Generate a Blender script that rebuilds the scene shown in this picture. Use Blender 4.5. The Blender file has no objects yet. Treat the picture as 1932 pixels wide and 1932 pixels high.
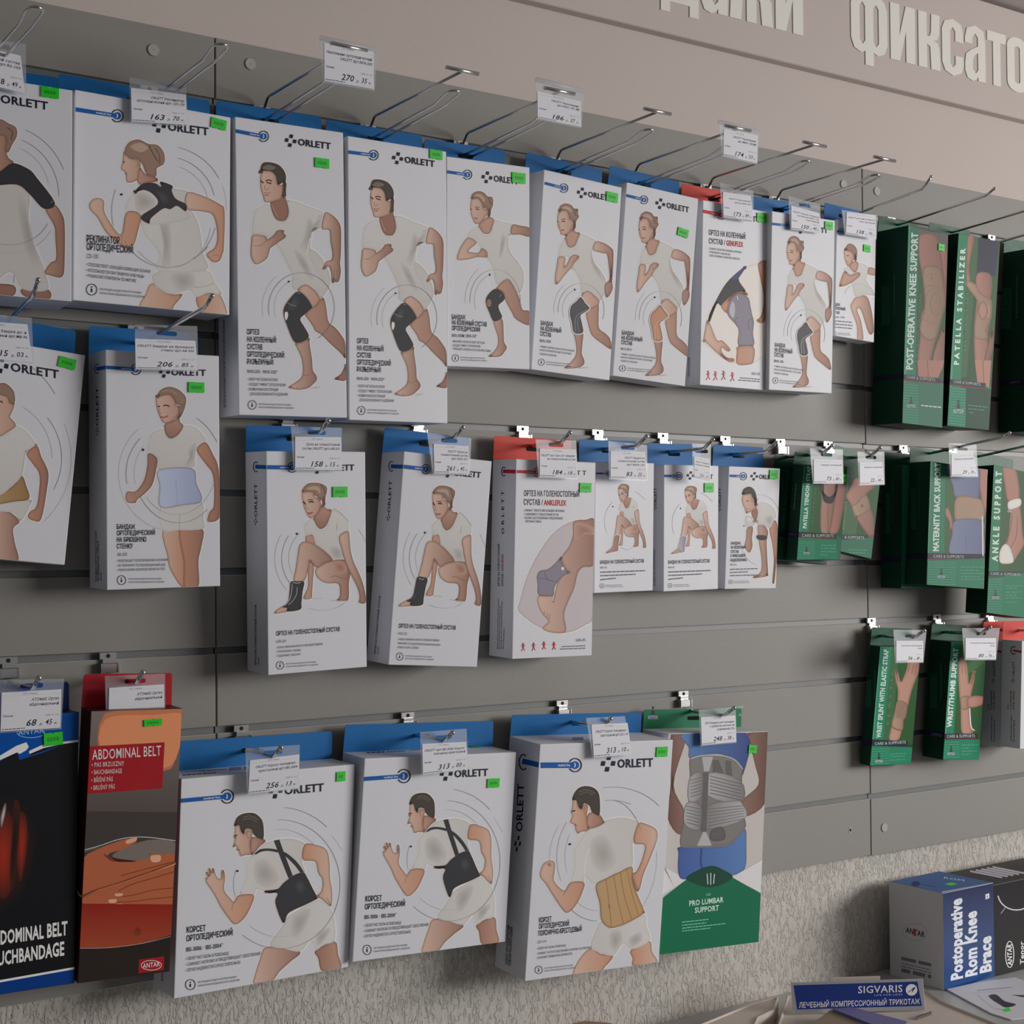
import bpy, bmesh, math, random
from math import sin, cos, pi, radians
from mathutils import Vector, Matrix
from mathutils.geometry import tessellate_polygon
random.seed(7)
S = bpy.context.scene
COL = S.collection
ZO = 2.15          # top of the slatted wall above the floor (m)

# ------------------------------------------------------------------ camera
FPX, CX, CY, CZ, YAW, PIT, ROL = 2854.66, -0.78614, -1.78878, -0.66064 + ZO, 0.60734, 0.02649, -0.00739
def cam_axes():
    f = Vector((sin(YAW), cos(YAW), 0)); r = Vector((cos(YAW), -sin(YAW), 0)); u = Vector((0, 0, 1))
    f2 = cos(PIT)*f + sin(PIT)*u; u2 = -sin(PIT)*f + cos(PIT)*u
    return cos(ROL)*r + sin(ROL)*u2, -sin(ROL)*r + cos(ROL)*u2, f2
CR, CU, CF = cam_axes(); CP = Vector((CX, CY, CZ))
cam = bpy.data.cameras.new('camera'); camo = bpy.data.objects.new('camera', cam); COL.objects.link(camo)
cam.sensor_fit = 'HORIZONTAL'; cam.sensor_width = 36; cam.lens = FPX/1932*36; cam.clip_start = .02
camo.matrix_world = Matrix((( CR.x, CU.x, -CF.x, CP.x), (CR.y, CU.y, -CF.y, CP.y), (CR.z, CU.z, -CF.z, CP.z), (0, 0, 0, 1)))
S.camera = camo
S.view_settings.view_transform = 'Standard'; S.view_settings.look = 'None'
S.view_settings.gamma = 1; S.view_settings.use_curve_mapping = False
S.view_settings.exposure = 0.0

# ------------------------------------------------------------------ light
wd = bpy.data.worlds.new('world'); S.world = wd; wd.use_nodes = True
wn = wd.node_tree.nodes; wl = wd.node_tree.links
wb = wn['Background']
tc = wn.new('ShaderNodeTexCoord'); sx = wn.new('ShaderNodeSeparateXYZ'); wr = wn.new('ShaderNodeValToRGB')
wl.new(tc.outputs['Generated'], sx.inputs[0])
mr = wn.new('ShaderNodeMapRange'); mr.inputs[1].default_value = -1; mr.inputs[2].default_value = 1
wl.new(sx.outputs['X'], mr.inputs[0]); wl.new(mr.outputs[0], wr.inputs[0])
wr.color_ramp.elements[0].color = (.68, .72, .80, 1); wr.color_ramp.elements[1].color = (1.0, .97, .94, 1)
wl.new(wr.outputs[0], wb.inputs[0]); wb.inputs[1].default_value = .15
def area(name, loc, target, sx_, sy_, power, col):
    l = bpy.data.lights.new(name, 'AREA'); l.shape = 'RECTANGLE'; l.size = sx_; l.size_y = sy_; l.energy = power; l.color = col
    o = bpy.data.objects.new(name, l); COL.objects.link(o); o.location = loc
    o.rotation_euler = (Vector(target)-Vector(loc)).to_track_quat('-Z', 'Y').to_euler(); return o
area('shop_window_light', (4.6, -3.8, 2.1), (.8, 0, 1.5), 3.0, 1.5, 236, (1, .965, .93))

# ------------------------------------------------------------------ rays from photo pixels to planes of the room
def ray(x, y): return CF + CR*((x-966)/FPX) - CU*((y-966)/FPX)
def onY(x, y, d=0.0):                      # plane parallel to the wall, d metres in front of the slat faces
    r = ray(x, y); return CP + r*((-d-CP.y)/r.y)
def onZ(x, y, z): r = ray(x, y); return CP + r*((z-CP.z)/r.z)
def onP(x, y, p0, n): r = ray(x, y); return CP + r*((p0-CP).dot(n)/r.dot(n))

# ------------------------------------------------------------------ materials
def lin(c): c = c/255; return c/12.92 if c <= .04045 else ((c+.055)/1.055)**2.4
def rgb(c, k=1.0): return tuple(min(.93, lin(v)*k) for v in c)
MATS = {}
def mat(name, c=(200, 200, 200), rough=.5, metal=0, bump=0, bscale=60, var=0, trans=0, alpha=1, spec=.5, vcol=False, k=1.0, stretch=None):
    if name in MATS: return MATS[name]
    m = bpy.data.materials.new(name); m.use_nodes = True; n = m.node_tree.nodes; l = m.node_tree.links
    b = n['Principled BSDF']; b.inputs['Roughness'].default_value = rough; b.inputs['Metallic'].default_value = metal
    b.inputs['Specular IOR Level'].default_value = spec
    b.inputs['Base Color'].default_value = (*rgb(c, k), 1); b.inputs['Transmission Weight'].default_value = trans; b.inputs['Alpha'].default_value = alpha
    t = n.new('ShaderNodeTexCoord'); no = n.new('ShaderNodeTexNoise'); no.inputs['Scale'].default_value = bscale; no.inputs['Detail'].default_value = 4
    if stretch:
        mp = n.new('ShaderNodeMapping'); mp.inputs['Scale'].default_value = stretch; l.new(t.outputs['Object'], mp.inputs[0]); l.new(mp.outputs[0], no.inputs['Vector'])
    else: l.new(t.outputs['Object'], no.inputs['Vector'])
    src = None
    if vcol:
        a = n.new('ShaderNodeVertexColor'); a.layer_name = 'Col'; src = a.outputs['Color']; l.new(src, b.inputs['Base Color'])
    if var:
        mx = n.new('ShaderNodeMix'); mx.data_type = 'RGBA'; mx.blend_type = 'MULTIPLY'; mx.inputs[0].default_value = 1
        rm = n.new('ShaderNodeMapRange'); rm.inputs[3].default_value = 1-var; rm.inputs[4].default_value = 1+var*.5
        l.new(no.outputs['Fac'], rm.inputs[0]); l.new(rm.outputs[0], mx.inputs[7])
        if src: l.new(src, mx.inputs[6])
        else: mx.inputs[6].default_value = (*rgb(c, k), 1)
        l.new(mx.outputs[2], b.inputs['Base Color'])
    if bump:
        bp = n.new('ShaderNodeBump'); bp.inputs['Strength'].default_value = min(1, bump); bp.inputs['Distance'].default_value = .001*max(1, bump)
        l.new(no.outputs['Fac'], bp.inputs['Height']); l.new(bp.outputs[0], b.inputs['Normal'])
    MATS[name] = m; return m
M_slat = mat('grey_slat_laminate', (144, 142, 138), .5, spec=.3, bump=.12, bscale=160, var=.05)
M_slatedge = mat('pale_slat_edge', (178, 176, 170), .5, var=.05)
M_groove = mat('grooved_backing', (112, 116, 118), .4, var=.08, bscale=25)
M_upper = mat('mauve_painted_wall', (198, 187, 182), .7, bump=.15, bscale=220, var=.03)
M_sign = mat('mauve_fascia_board', (200, 189, 185), .3, spec=.3, var=.02, bscale=8)
M_letter = mat('white_sign_letter', (232, 231, 224), .35, var=.02)
M_ceil = mat('pale_ceiling_paint', (212, 204, 202), .8, var=.03)
M_chrome = mat('chrome_wire', (205, 206, 208), .14, 1, bump=.05, bscale=90)
M_plate = mat('chrome_bracket', (228, 228, 226), .2, 1, bump=.05, bscale=90)
M_cap = mat('grey_screw_cap', (166, 166, 160), .5, var=.05)
M_hole = mat('dark_hole', (16, 16, 16), .8, var=.1)
M_carton = mat('white_coated_carton', (224, 226, 233), .45, spec=.35, bump=.06, bscale=140, var=.02)
M_print = mat('printed_ink', vcol=True, rough=.5, spec=.22, var=.02, bscale=90)
M_gloss = mat('printed_ink_glossy', vcol=True, rough=.3, spec=.25, var=.02, bscale=90)
M_blue = mat('blue_hang_card', (2, 104, 172), .5, spec=.25, var=.05)
M_red = mat('red_hang_card', (214, 66, 54), .5, spec=.25, var=.05)
M_dred = mat('dark_red_card', (176, 30, 44), .5, spec=.25, var=.05)
M_green = mat('green_hang_card', (4, 116, 78), .45, spec=.25, var=.05)
M_gfilm = mat('green_film_header', (6, 84, 58), .42, spec=.3, bump=.7, bscale=38, var=.25)
M_gside = mat('dark_green_carton', (4, 58, 40), .45, spec=.2, var=.08)
M_stick = mat('green_price_sticker', (8, 208, 14), .5, var=.05)
M_stickd = mat('sticker_print', (6, 150, 22), .5, var=.05)
M_paper = mat('white_tag_paper', (228, 229, 238), .55, var=.02)
M_table = mat('grey_counter_top', (176, 178, 176), .35, var=.06, bscale=12)
M_cream = mat('cream_board', (214, 203, 194), .5, var=.04, bscale=20)

def plaster():
    m = bpy.data.materials.new('rough_plaster'); m.use_nodes = True; n = m.node_tree.nodes; l = m.node_tree.links
    b = n['Principled BSDF']; b.inputs['Roughness'].default_value = .85
    t = n.new('ShaderNodeTexCoord'); mp = n.new('ShaderNodeMapping'); mp.inputs['Scale'].default_value = (1.2, 1, .5); mp.inputs['Rotation'].default_value = (0, .35, 0)
    l.new(t.outputs['Object'], mp.inputs[0])
    n1 = n.new('ShaderNodeTexNoise'); n1.inputs['Scale'].default_value = 150; n1.inputs['Detail'].default_value = 4; n1.inputs['Roughness'].default_value = .6; n1.inputs['Distortion'].default_value = .7
    n2 = n.new('ShaderNodeTexVoronoi'); n2.inputs['Scale'].default_value = 90
    n3 = n.new('ShaderNodeTexNoise'); n3.inputs['Scale'].default_value = 3
    for q in (n1, n2): l.new(mp.outputs[0], q.inputs['Vector'])
    l.new(t.outputs['Object'], n3.inputs['Vector'])
    cr = n.new('ShaderNodeValToRGB'); cr.color_ramp.elements[0].position = .50; cr.color_ramp.elements[1].position = .60
    l.new(n1.outputs['Fac'], cr.inputs[0])
    ad = n.new('ShaderNodeMath'); ad.operation = 'MULTIPLY_ADD'; ad.inputs[1].default_value = -.35
    l.new(n2.outputs['Distance'], ad.inputs[0]); l.new(cr.outputs[0], ad.inputs[2])
    bp = n.new('ShaderNodeBump'); bp.inputs['Strength'].default_value = .62; bp.inputs['Distance'].default_value = .0042
    l.new(ad.outputs[0], bp.inputs['Height']); l.new(bp.outputs[0], b.inputs['Normal'])
    c2 = n.new('ShaderNodeValToRGB'); c2.color_ramp.elements[0].color = (*rgb((188, 180, 172)), 1); c2.color_ramp.elements[1].color = (*rgb((206, 205, 200)), 1)
    l.new(n3.outputs['Fac'], c2.inputs[0]); l.new(c2.outputs[0], b.inputs['Base Color']); return m
M_plaster = plaster()

def film():
    m = bpy.data.materials.new('clear_plastic_sleeve'); m.use_nodes = True; n = m.node_tree.nodes; l = m.node_tree.links
    n.remove(n['Principled BSDF']); out = n['Material Output']
    tr = n.new('ShaderNodeBsdfTransparent'); tr.inputs[0].default_value = (.93, .95, .97, 1)
    g = n.new('ShaderNodeBsdfGlossy'); g.inputs['Roughness'].default_value = .38
    d = n.new('ShaderNodeBsdfDiffuse'); d.inputs[0].default_value = (.8, .83, .88, 1)
    no = n.new('ShaderNodeTexNoise'); no.inputs['Scale'].default_value = 30
    bp = n.new('ShaderNodeBump'); bp.inputs['Strength'].default_value = .15; bp.inputs['Distance'].default_value = .001
    l.new(no.outputs['Fac'], bp.inputs['Height']); l.new(bp.outputs[0], g.inputs['Normal'])
    m1 = n.new('ShaderNodeMixShader'); m1.inputs[0].default_value = .15; l.new(tr.outputs[0], m1.inputs[1]); l.new(d.outputs[0], m1.inputs[2])
    m2 = n.new('ShaderNodeMixShader'); m2.inputs[0].default_value = .035; l.new(m1.outputs[0], m2.inputs[1]); l.new(g.outputs[0], m2.inputs[2])
    l.new(m2.outputs[0], out.inputs[0]); return m
M_film = film()

# ------------------------------------------------------------------ object helpers
def tag(o, label=None, cat=None, group=None, kind=None):
    if label: o['label'] = label
    if cat: o['category'] = cat
    if group: o['group'] = group
    if kind: o['kind'] = kind
    return o
def mesh_obj(name, verts, faces, m, parent=None, smooth=False, cols=None, mw=None):
    me = bpy.data.meshes.new(name); me.from_pydata(verts, [], faces); me.update()
    if cols is not None:
        a = me.color_attributes.new('Col', 'FLOAT_COLOR', 'POINT')
        a.data.foreach_set('color', [c for q in cols for c in (q[0], q[1], q[2], 1.0)])
    if smooth: me.polygons.foreach_set('use_smooth', [True]*len(me.polygons))
    me.materials.append(m); o = bpy.data.objects.new(name, me); COL.objects.link(o)
    if parent: o.parent = parent
    if mw is not None: o.matrix_world = mw
    return o
def bm_obj(name, bm, m, parent=None, smooth=False):
    me = bpy.data.meshes.new(name); bm.to_mesh(me); bm.free(); me.materials.append(m)
    if smooth: me.polygons.foreach_set('use_smooth', [True]*len(me.polygons))
    o = bpy.data.objects.new(name, me); COL.objects.link(o)
    if parent: o.parent = parent
    return o
def empty(name, mw):
    o = bpy.data.objects.new(name, None); o.empty_display_size = .02; COL.objects.link(o); o.matrix_world = mw; return o
def add_box(bm, x0, x1, y0, y1, z0, z1, bev=0, seg=1):
    vs = [bm.verts.new((x, y, z)) for x in (x0, x1) for y in (y0, y1) for z in (z0, z1)]
    fs = [(0, 1, 3, 2), (4, 6, 7, 5), (0, 4, 5, 1), (2, 3, 7, 6), (0, 2, 6, 4), (1, 5, 7, 3)]
    F = [bm.faces.new([vs[i] for i in f]) for f in fs]
    if bev:
        E = list({e for f in F for e in f.edges})
        bmesh.ops.bevel(bm, geom=E, offset=bev, segments=seg, affect='EDGES', profile=.6)
def box_obj(name, x0, x1, y0, y1, z0, z1, m, parent=None, bev=0, seg=1):
    bm = bmesh.new(); add_box(bm, x0, x1, y0, y1, z0, z1, bev, seg); return bm_obj(name, bm, m, parent)
def add_tube(bm, pts, r, n=8, caps=True):
    pts = [Vector(p) for p in pts]; rings = []; prev = None
    for i, p in enumerate(pts):
        t = (pts[min(i+1, len(pts)-1)] - pts[max(i-1, 0)]).normalized()
        a = prev if prev is not None else (Vector((0, 0, 1)) if abs(t.z) < .9 else Vector((1, 0, 0)))
        a = (a - t*a.dot(t)).normalized(); b = t.cross(a); prev = a
        rings.append([bm.verts.new(p + (a*cos(2*pi*k/n) + b*sin(2*pi*k/n))*r) for k in range(n)])
    for i in range(len(rings)-1):
        for k in range(n): bm.faces.new((rings[i][k], rings[i][(k+1) % n], rings[i+1][(k+1) % n], rings[i+1][k]))
    if caps: bm.faces.new(rings[0][::-1]); bm.faces.new(rings[-1])
def arc(c, r, a0, a1, n, u, v): return [Vector(c) + Vector(u)*r*cos(a0+(a1-a0)*i/n) + Vector(v)*r*sin(a0+(a1-a0)*i/n) for i in range(n+1)]
def frame(c, yaw, tilt, roll):
    R = Vector((cos(yaw), sin(yaw), 0)); O = Vector((sin(yaw), -cos(yaw), 0)); U = Vector((0, 0, 1))
    U2 = cos(tilt)*U + sin(tilt)*O; O2 = cos(tilt)*O - sin(tilt)*U
    R3 = cos(roll)*R + sin(roll)*U2; U3 = cos(roll)*U2 - sin(roll)*R; Y = -O2
    return Matrix(((R3.x, Y.x, U3.x, c[0]), (R3.y, Y.y, U3.y, c[1]), (R3.z, Y.z, U3.z, c[2]), (0, 0, 0, 1)))
def plate(loops, t, y0=0.0):
    """flat sheet with holes in the xz plane, t thick; loops[0] outer"""
    L = [[Vector((x, 0, z)) for x, z in lp] for lp in loops]; tri = tessellate_polygon(L)
    flat = [p for lp in L for p in lp]; n = len(flat)
    vs = [(p.x, y0, p.z) for p in flat] + [(p.x, y0+t, p.z) for p in flat]
    fs = []
    for a, b, c in tri:
        nrm = (flat[b]-flat[a]).cross(flat[c]-flat[a])
        if nrm.y > 0: a, b = b, a
        fs.append((a, b, c)); fs.append((c+n, b+n, a+n))
    k = 0
    for lp in L:
        m_ = len(lp)
        for i in range(m_): j = (i+1) % m_; fs.append((k+i, k+j, k+j+n, k+i+n))
        k += m_
    return vs, fs
def euro_slot(cx, cz, w=.026, h=.006):
    pts = []
    for sx_, a0 in ((1, -pi/2), (-1, pi/2)):
        for i in range(6): a = a0 + pi*i/5; pts.append((cx + sx_*(w/2-h/2) + cos(a)*h/2, cz + sin(a)*h/2))
    return pts

# ------------------------------------------------------------------ print: flat ink on cartons, traced in photo pixels and laid on the real faces
TXT = {}
_fc = bpy.data.curves.new('t', 'FONT'); _fc.resolution_u = 2; _fc.space_character = 1.06; _fo = bpy.data.objects.new('t', _fc); COL.objects.link(_fo)
def text_mesh(s, bold, shear):
    k = (s, bold, shear)
    if k in TXT: return TXT[k]
    _fc.body = s; _fc.offset = bold; _fc.shear = shear
    me = _fo.to_mesh(); V = [(v.co.x, v.co.y) for v in me.vertices]; F = [tuple(p.vertices) for p in me.polygons]; _fo.to_mesh_clear()
    if V:
        x0 = min(v[0] for v in V); x1 = max(v[0] for v in V); V = [((x-x0)/max(1e-6, x1-x0), y/.70) for x, y in V]
    TXT[k] = (V, F); return TXT[k]
def catmull(P, closed=True, n=4):
    m = len(P); out = []
    for i in range(m if closed else m-1):
        p0 = P[(i-1) % m] if closed or i > 0 else P[0]; p1 = P[i]; p2 = P[(i+1) % m]; p3 = P[(i+2) % m] if closed or i+2 < m else P[-1]
        for k in range(n):
            t = k/n
            out.append(tuple(.5*((2*p1[j]) + (-p0[j]+p2[j])*t + (2*p0[j]-5*p1[j]+4*p2[j]-p3[j])*t*t + (-p0[j]+3*p1[j]-3*p2[j]+p3[j])*t**3) for j in (0, 1)))
    if not closed: out.append(P[-1])
    return out
PAL = dict(sk=(158, 125, 110), skd=(128, 94, 83), skl=(176, 150, 137), skw=(162, 119, 96), sko=(110, 74, 62), hm=(58, 54, 50), hml=(98, 90, 82), hf=(124, 100, 88), hfd=(84, 62, 54), hfl=(152, 130, 114),
    sh=(166, 164, 162), shd=(140, 137, 134), shl=(174, 173, 172), bk=(44, 45, 49), bk2=(62, 63, 68), gy=(112, 110, 120), gyd=(78, 77, 86), gyl=(150, 149, 158), nv=(22, 26, 52), lo=(205, 202, 198), ln=(120, 120, 124), lnl=(150, 150, 153),
    tx=(18, 21, 38), txg=(78, 80, 90), bl=(4, 70, 134), wh=(225, 225, 228), be=(158, 126, 86), bed=(128, 98, 64), bbl=(160, 170, 196), bbd=(130, 140, 168), red=(150, 24, 36), tan=(154, 130, 98), mouth=(134, 76, 70), eye=(60, 42, 38))
class Art:
    """ink layers on one plane of a carton; tr maps photo px to local plane coords"""
    def __init__(s, tr, wh=170, lim=None):
        s.tr = tr; s.k = .725/lin(wh); s.under = None; s.B = {}; s.sect(None); s.lay = 0; s.lim = lim; s.o = (0, 0, 1)
    def sect(s, n): s.V, s.F, s.C = s.B.setdefault(n, ([], [], [])); return s
    def crop(s, ox, oy, sc): s.o = (ox, oy, sc); return s
    def px(s, p): return (s.o[0]+p[0]/s.o[2], s.o[1]+p[1]/s.o[2])
    def put(s, pts, faces, col):
        """pts in photo px"""
        n = len(s.V); s.lay += 1; h = .00010 + (s.lay + (s.under.lay if s.under else 0))*.000007
        for i, p in enumerate(pts):
            s.V.append(s.tr(p, h)); s.C.append(col[i] if isinstance(col, list) else col)
        s.F.extend([tuple(n+i for i in f) for f in faces])
    def c(s, c):
        if isinstance(c, str): c = PAL[c]
        return rgb(c, s.k)
    def poly(s, P, col, smooth=True, raw=False):
        if not raw: P = [s.px(p) for p in P]
        if smooth: P = catmull(P)
        tri = tessellate_polygon([[Vector((p[0], p[1], 0)) for p in P]])
        if isinstance(col, str) and ('>' in col or '^' in col):
            ax = 0 if '>' in col else 1; a, b = [s.c(q) for q in col.replace('^', '>').split('>')]
            lo = min(p[ax] for p in P); hi = max(p[ax] for p in P)
            cc = [tuple(a[j]+(b[j]-a[j])*(p[ax]-lo)/(hi-lo+1e-6) for j in range(3)) for p in P]
        else: cc = s.c(col)
        s.put(P, tri, cc); return P
    def stroke(s, P, w, col, closed=False, raw=False, smooth=False):
        if not raw: P = [s.px(p) for p in P]
        if smooth: P = catmull(P, closed)
        n = len(P); A = []; 
        for i in range(n):
            a = P[(i-1) % n] if closed or i else P[0]; b = P[(i+1) % n] if closed or i < n-1 else P[-1]
            dx, dy = b[0]-a[0], b[1]-a[1]; L = math.hypot(dx, dy) or 1; nx, ny = -dy/L*w/2, dx/L*w/2
            A += [(P[i][0]+nx, P[i][1]+ny), (P[i][0]-nx, P[i][1]-ny)]
        F = [(2*i, 2*i+1, 2*((i+1) % n)+1, 2*((i+1) % n)) for i in range(n if closed else n-1)]
        s.put(A, F, s.c(col))
    def body(s, P, col, out='sko', halo=True, smooth=True, ow=.7):
        """silhouette with pale die-line halo and thin darker contour"""
        R = [s.px(p) for p in P]; R = catmull(R) if smooth else R
        if halo: s.stroke(R, 4.0, 'lo', True, True)
        s.poly(R, col, False, True)
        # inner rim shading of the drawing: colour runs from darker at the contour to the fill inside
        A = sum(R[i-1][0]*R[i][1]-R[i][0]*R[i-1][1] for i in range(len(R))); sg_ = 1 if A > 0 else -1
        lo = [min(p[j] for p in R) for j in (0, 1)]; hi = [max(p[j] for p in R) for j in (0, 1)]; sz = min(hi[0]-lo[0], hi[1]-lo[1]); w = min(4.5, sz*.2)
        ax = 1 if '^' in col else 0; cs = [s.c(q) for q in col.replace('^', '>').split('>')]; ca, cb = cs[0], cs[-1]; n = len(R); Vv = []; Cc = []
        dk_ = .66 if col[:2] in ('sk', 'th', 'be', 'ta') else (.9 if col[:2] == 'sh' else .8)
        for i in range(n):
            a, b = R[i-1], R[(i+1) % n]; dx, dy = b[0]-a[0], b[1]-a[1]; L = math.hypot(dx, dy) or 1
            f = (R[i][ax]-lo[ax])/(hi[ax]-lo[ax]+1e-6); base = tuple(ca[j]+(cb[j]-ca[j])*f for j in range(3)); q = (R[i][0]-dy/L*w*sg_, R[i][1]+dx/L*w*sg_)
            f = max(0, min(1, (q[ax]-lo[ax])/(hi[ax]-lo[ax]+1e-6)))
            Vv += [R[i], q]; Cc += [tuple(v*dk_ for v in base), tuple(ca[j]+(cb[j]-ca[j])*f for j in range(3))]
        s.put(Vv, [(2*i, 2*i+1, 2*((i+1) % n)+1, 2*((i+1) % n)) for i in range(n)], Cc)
        if out: s.stroke(R, ow, out, True, True)
    def soft(s, P, col, edge):
        """airbrushed patch: centre colour fading to the colour around it"""
        R = catmull([s.px(p) for p in P]); n = len(R); c = (sum(p[0] for p in R)/n, sum(p[1] for p in R)/n); a, b = s.c(col), s.c(edge)
        V = [c]; C = [a]
        for k, t in ((.5, .45), (1, 1)):
            V += [(c[0]+(p[0]-c[0])*k, c[1]+(p[1]-c[1])*k) for p in R]; C += [tuple(a[j]+(b[j]-a[j])*t for j in range(3))]*n
        F = [(0, 1+i, 1+(i+1) % n) for i in range(n)]+[(1+i, 1+n+i, 1+n+(i+1) % n, 1+(i+1) % n) for i in range(n)]
        s.put(V, F, C)
    def ell(s, c, rx, ry, w, col, a0=0, a1=360, n=40, fill=False):
        c = s.px(c); k = s.o[2]; full = abs(a1-a0) >= 360
        P = [(c[0]+rx/k*cos(radians(a0+(a1-a0)*i/n)), c[1]-ry/k*sin(radians(a0+(a1-a0)*i/n))) for i in range(n if full else n+1)]
        if fill: s.poly(P, col, False, True)
        else: s.stroke(P, w, col, full, True)
    def text(s, t, p0, p1, h, col='tx', bold=.0, up=None, shear=0, raw=False):
        if not raw: p0 = s.px(p0); p1 = s.px(p1); h = h/s.o[2]
        V, F = text_mesh(t, bold, shear); dx, dy = p1[0]-p0[0], p1[1]-p0[1]
        if up is None: up = (0, -1)
        s.put([(p0[0]+dx*x+up[0]*h*y, p0[1]+dy*x+up[1]*h*y) for x, y in V], F, s.c(col))
    def bars(s, p0, p1, h, col='txg', seed=1, up=(0, -1)):
        """print too small to read: word-length dashes"""
        p0 = s.px(p0); p1 = s.px(p1); h = h/s.o[2]; rnd = random.Random(seed); L = math.hypot(p1[0]-p0[0], p1[1]-p0[1]); x = 0
        dx, dy = (p1[0]-p0[0])/L, (p1[1]-p0[1])/L; V = []; F = []
        while x < L-.5:
            w = min(L-x, h*rnd.uniform(1.6, 5)); n = len(V)
            for a, b in ((x, 0), (x+w, 0), (x+w, 1), (x, 1)): V.append((p0[0]+dx*a+up[0]*h*b, p0[1]+dy*a+up[1]*h*b))
            F.append((n, n+1, n+2, n+3)); x += w + h*.7
        s.put(V, F, s.c(col))
    def draw(s, src, lib=None):
        """compact art: lines '@ox oy sc' or 'cmd colour [w] : x y x y ...'"""
        for step in (0, 1):
          for ln in src.strip().split('\n'):
              ln = ln.strip()
              if not ln: continue
              if ln[0] == '@': a = ln[1:].split(); s.crop(*[float(q) for q in a]); continue
              head, pts = ln.split(':'); h = head.split(); q = [float(v) for v in pts.replace(',', ' ').split()]; P = list(zip(q[::2], q[1::2]))
              cmd, col = h[0], h[1]
              if step == 0:
                  if cmd in 'BHS':
                      R = [s.px(p) for p in P]; s.stroke(catmull(R) if cmd != 'S' else R, 4.0, 'lo', True, True)
                  continue
              if lib and col in lib: col = lib[col]
              if cmd == 'B': s.body(P, col, halo=False)
              elif cmd == 'b': s.body(P, col, halo=False)
              elif cmd == 'H': s.body(P, col, out=None, halo=False)
              elif cmd == 'S': s.body(P, col, smooth=False, halo=False)
              elif cmd == 'P': s.poly(P, col, False)
              elif cmd == 'C':
                  if col == 'shd': s.soft(P, 'shd', 'sh')
                  elif col == 'skd': s.soft(P, 'skd', 'sk')
                  elif col == 'bk2': s.soft(P, 'bk2', 'bk')
                  else: s.poly(P, col, True)
              elif cmd == 'G': a_, b_ = col.split('>'); s.soft(P, a_, b_)
              elif cmd == 'L': s.stroke(P, float(h[2])*(1.6 if col in ('eye', 'mouth', 'hfd') else 1), col, smooth=True)
              elif cmd == 'E': s.ell(P[0], P[1][0], P[1][1], float(h[2]), col, *(P[2] if len(P) > 2 else (0, 360)))
              elif cmd == 'F': s.ell(P[0], P[1][0], P[1][1], 0, col, fill=True)
    def build(s, name, parent, m=None):
        o = None
        for k, (V, F, C) in s.B.items():
            if V: o = mesh_obj(k or name, V, F, m or M_print, parent, cols=C)
        return o

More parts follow.
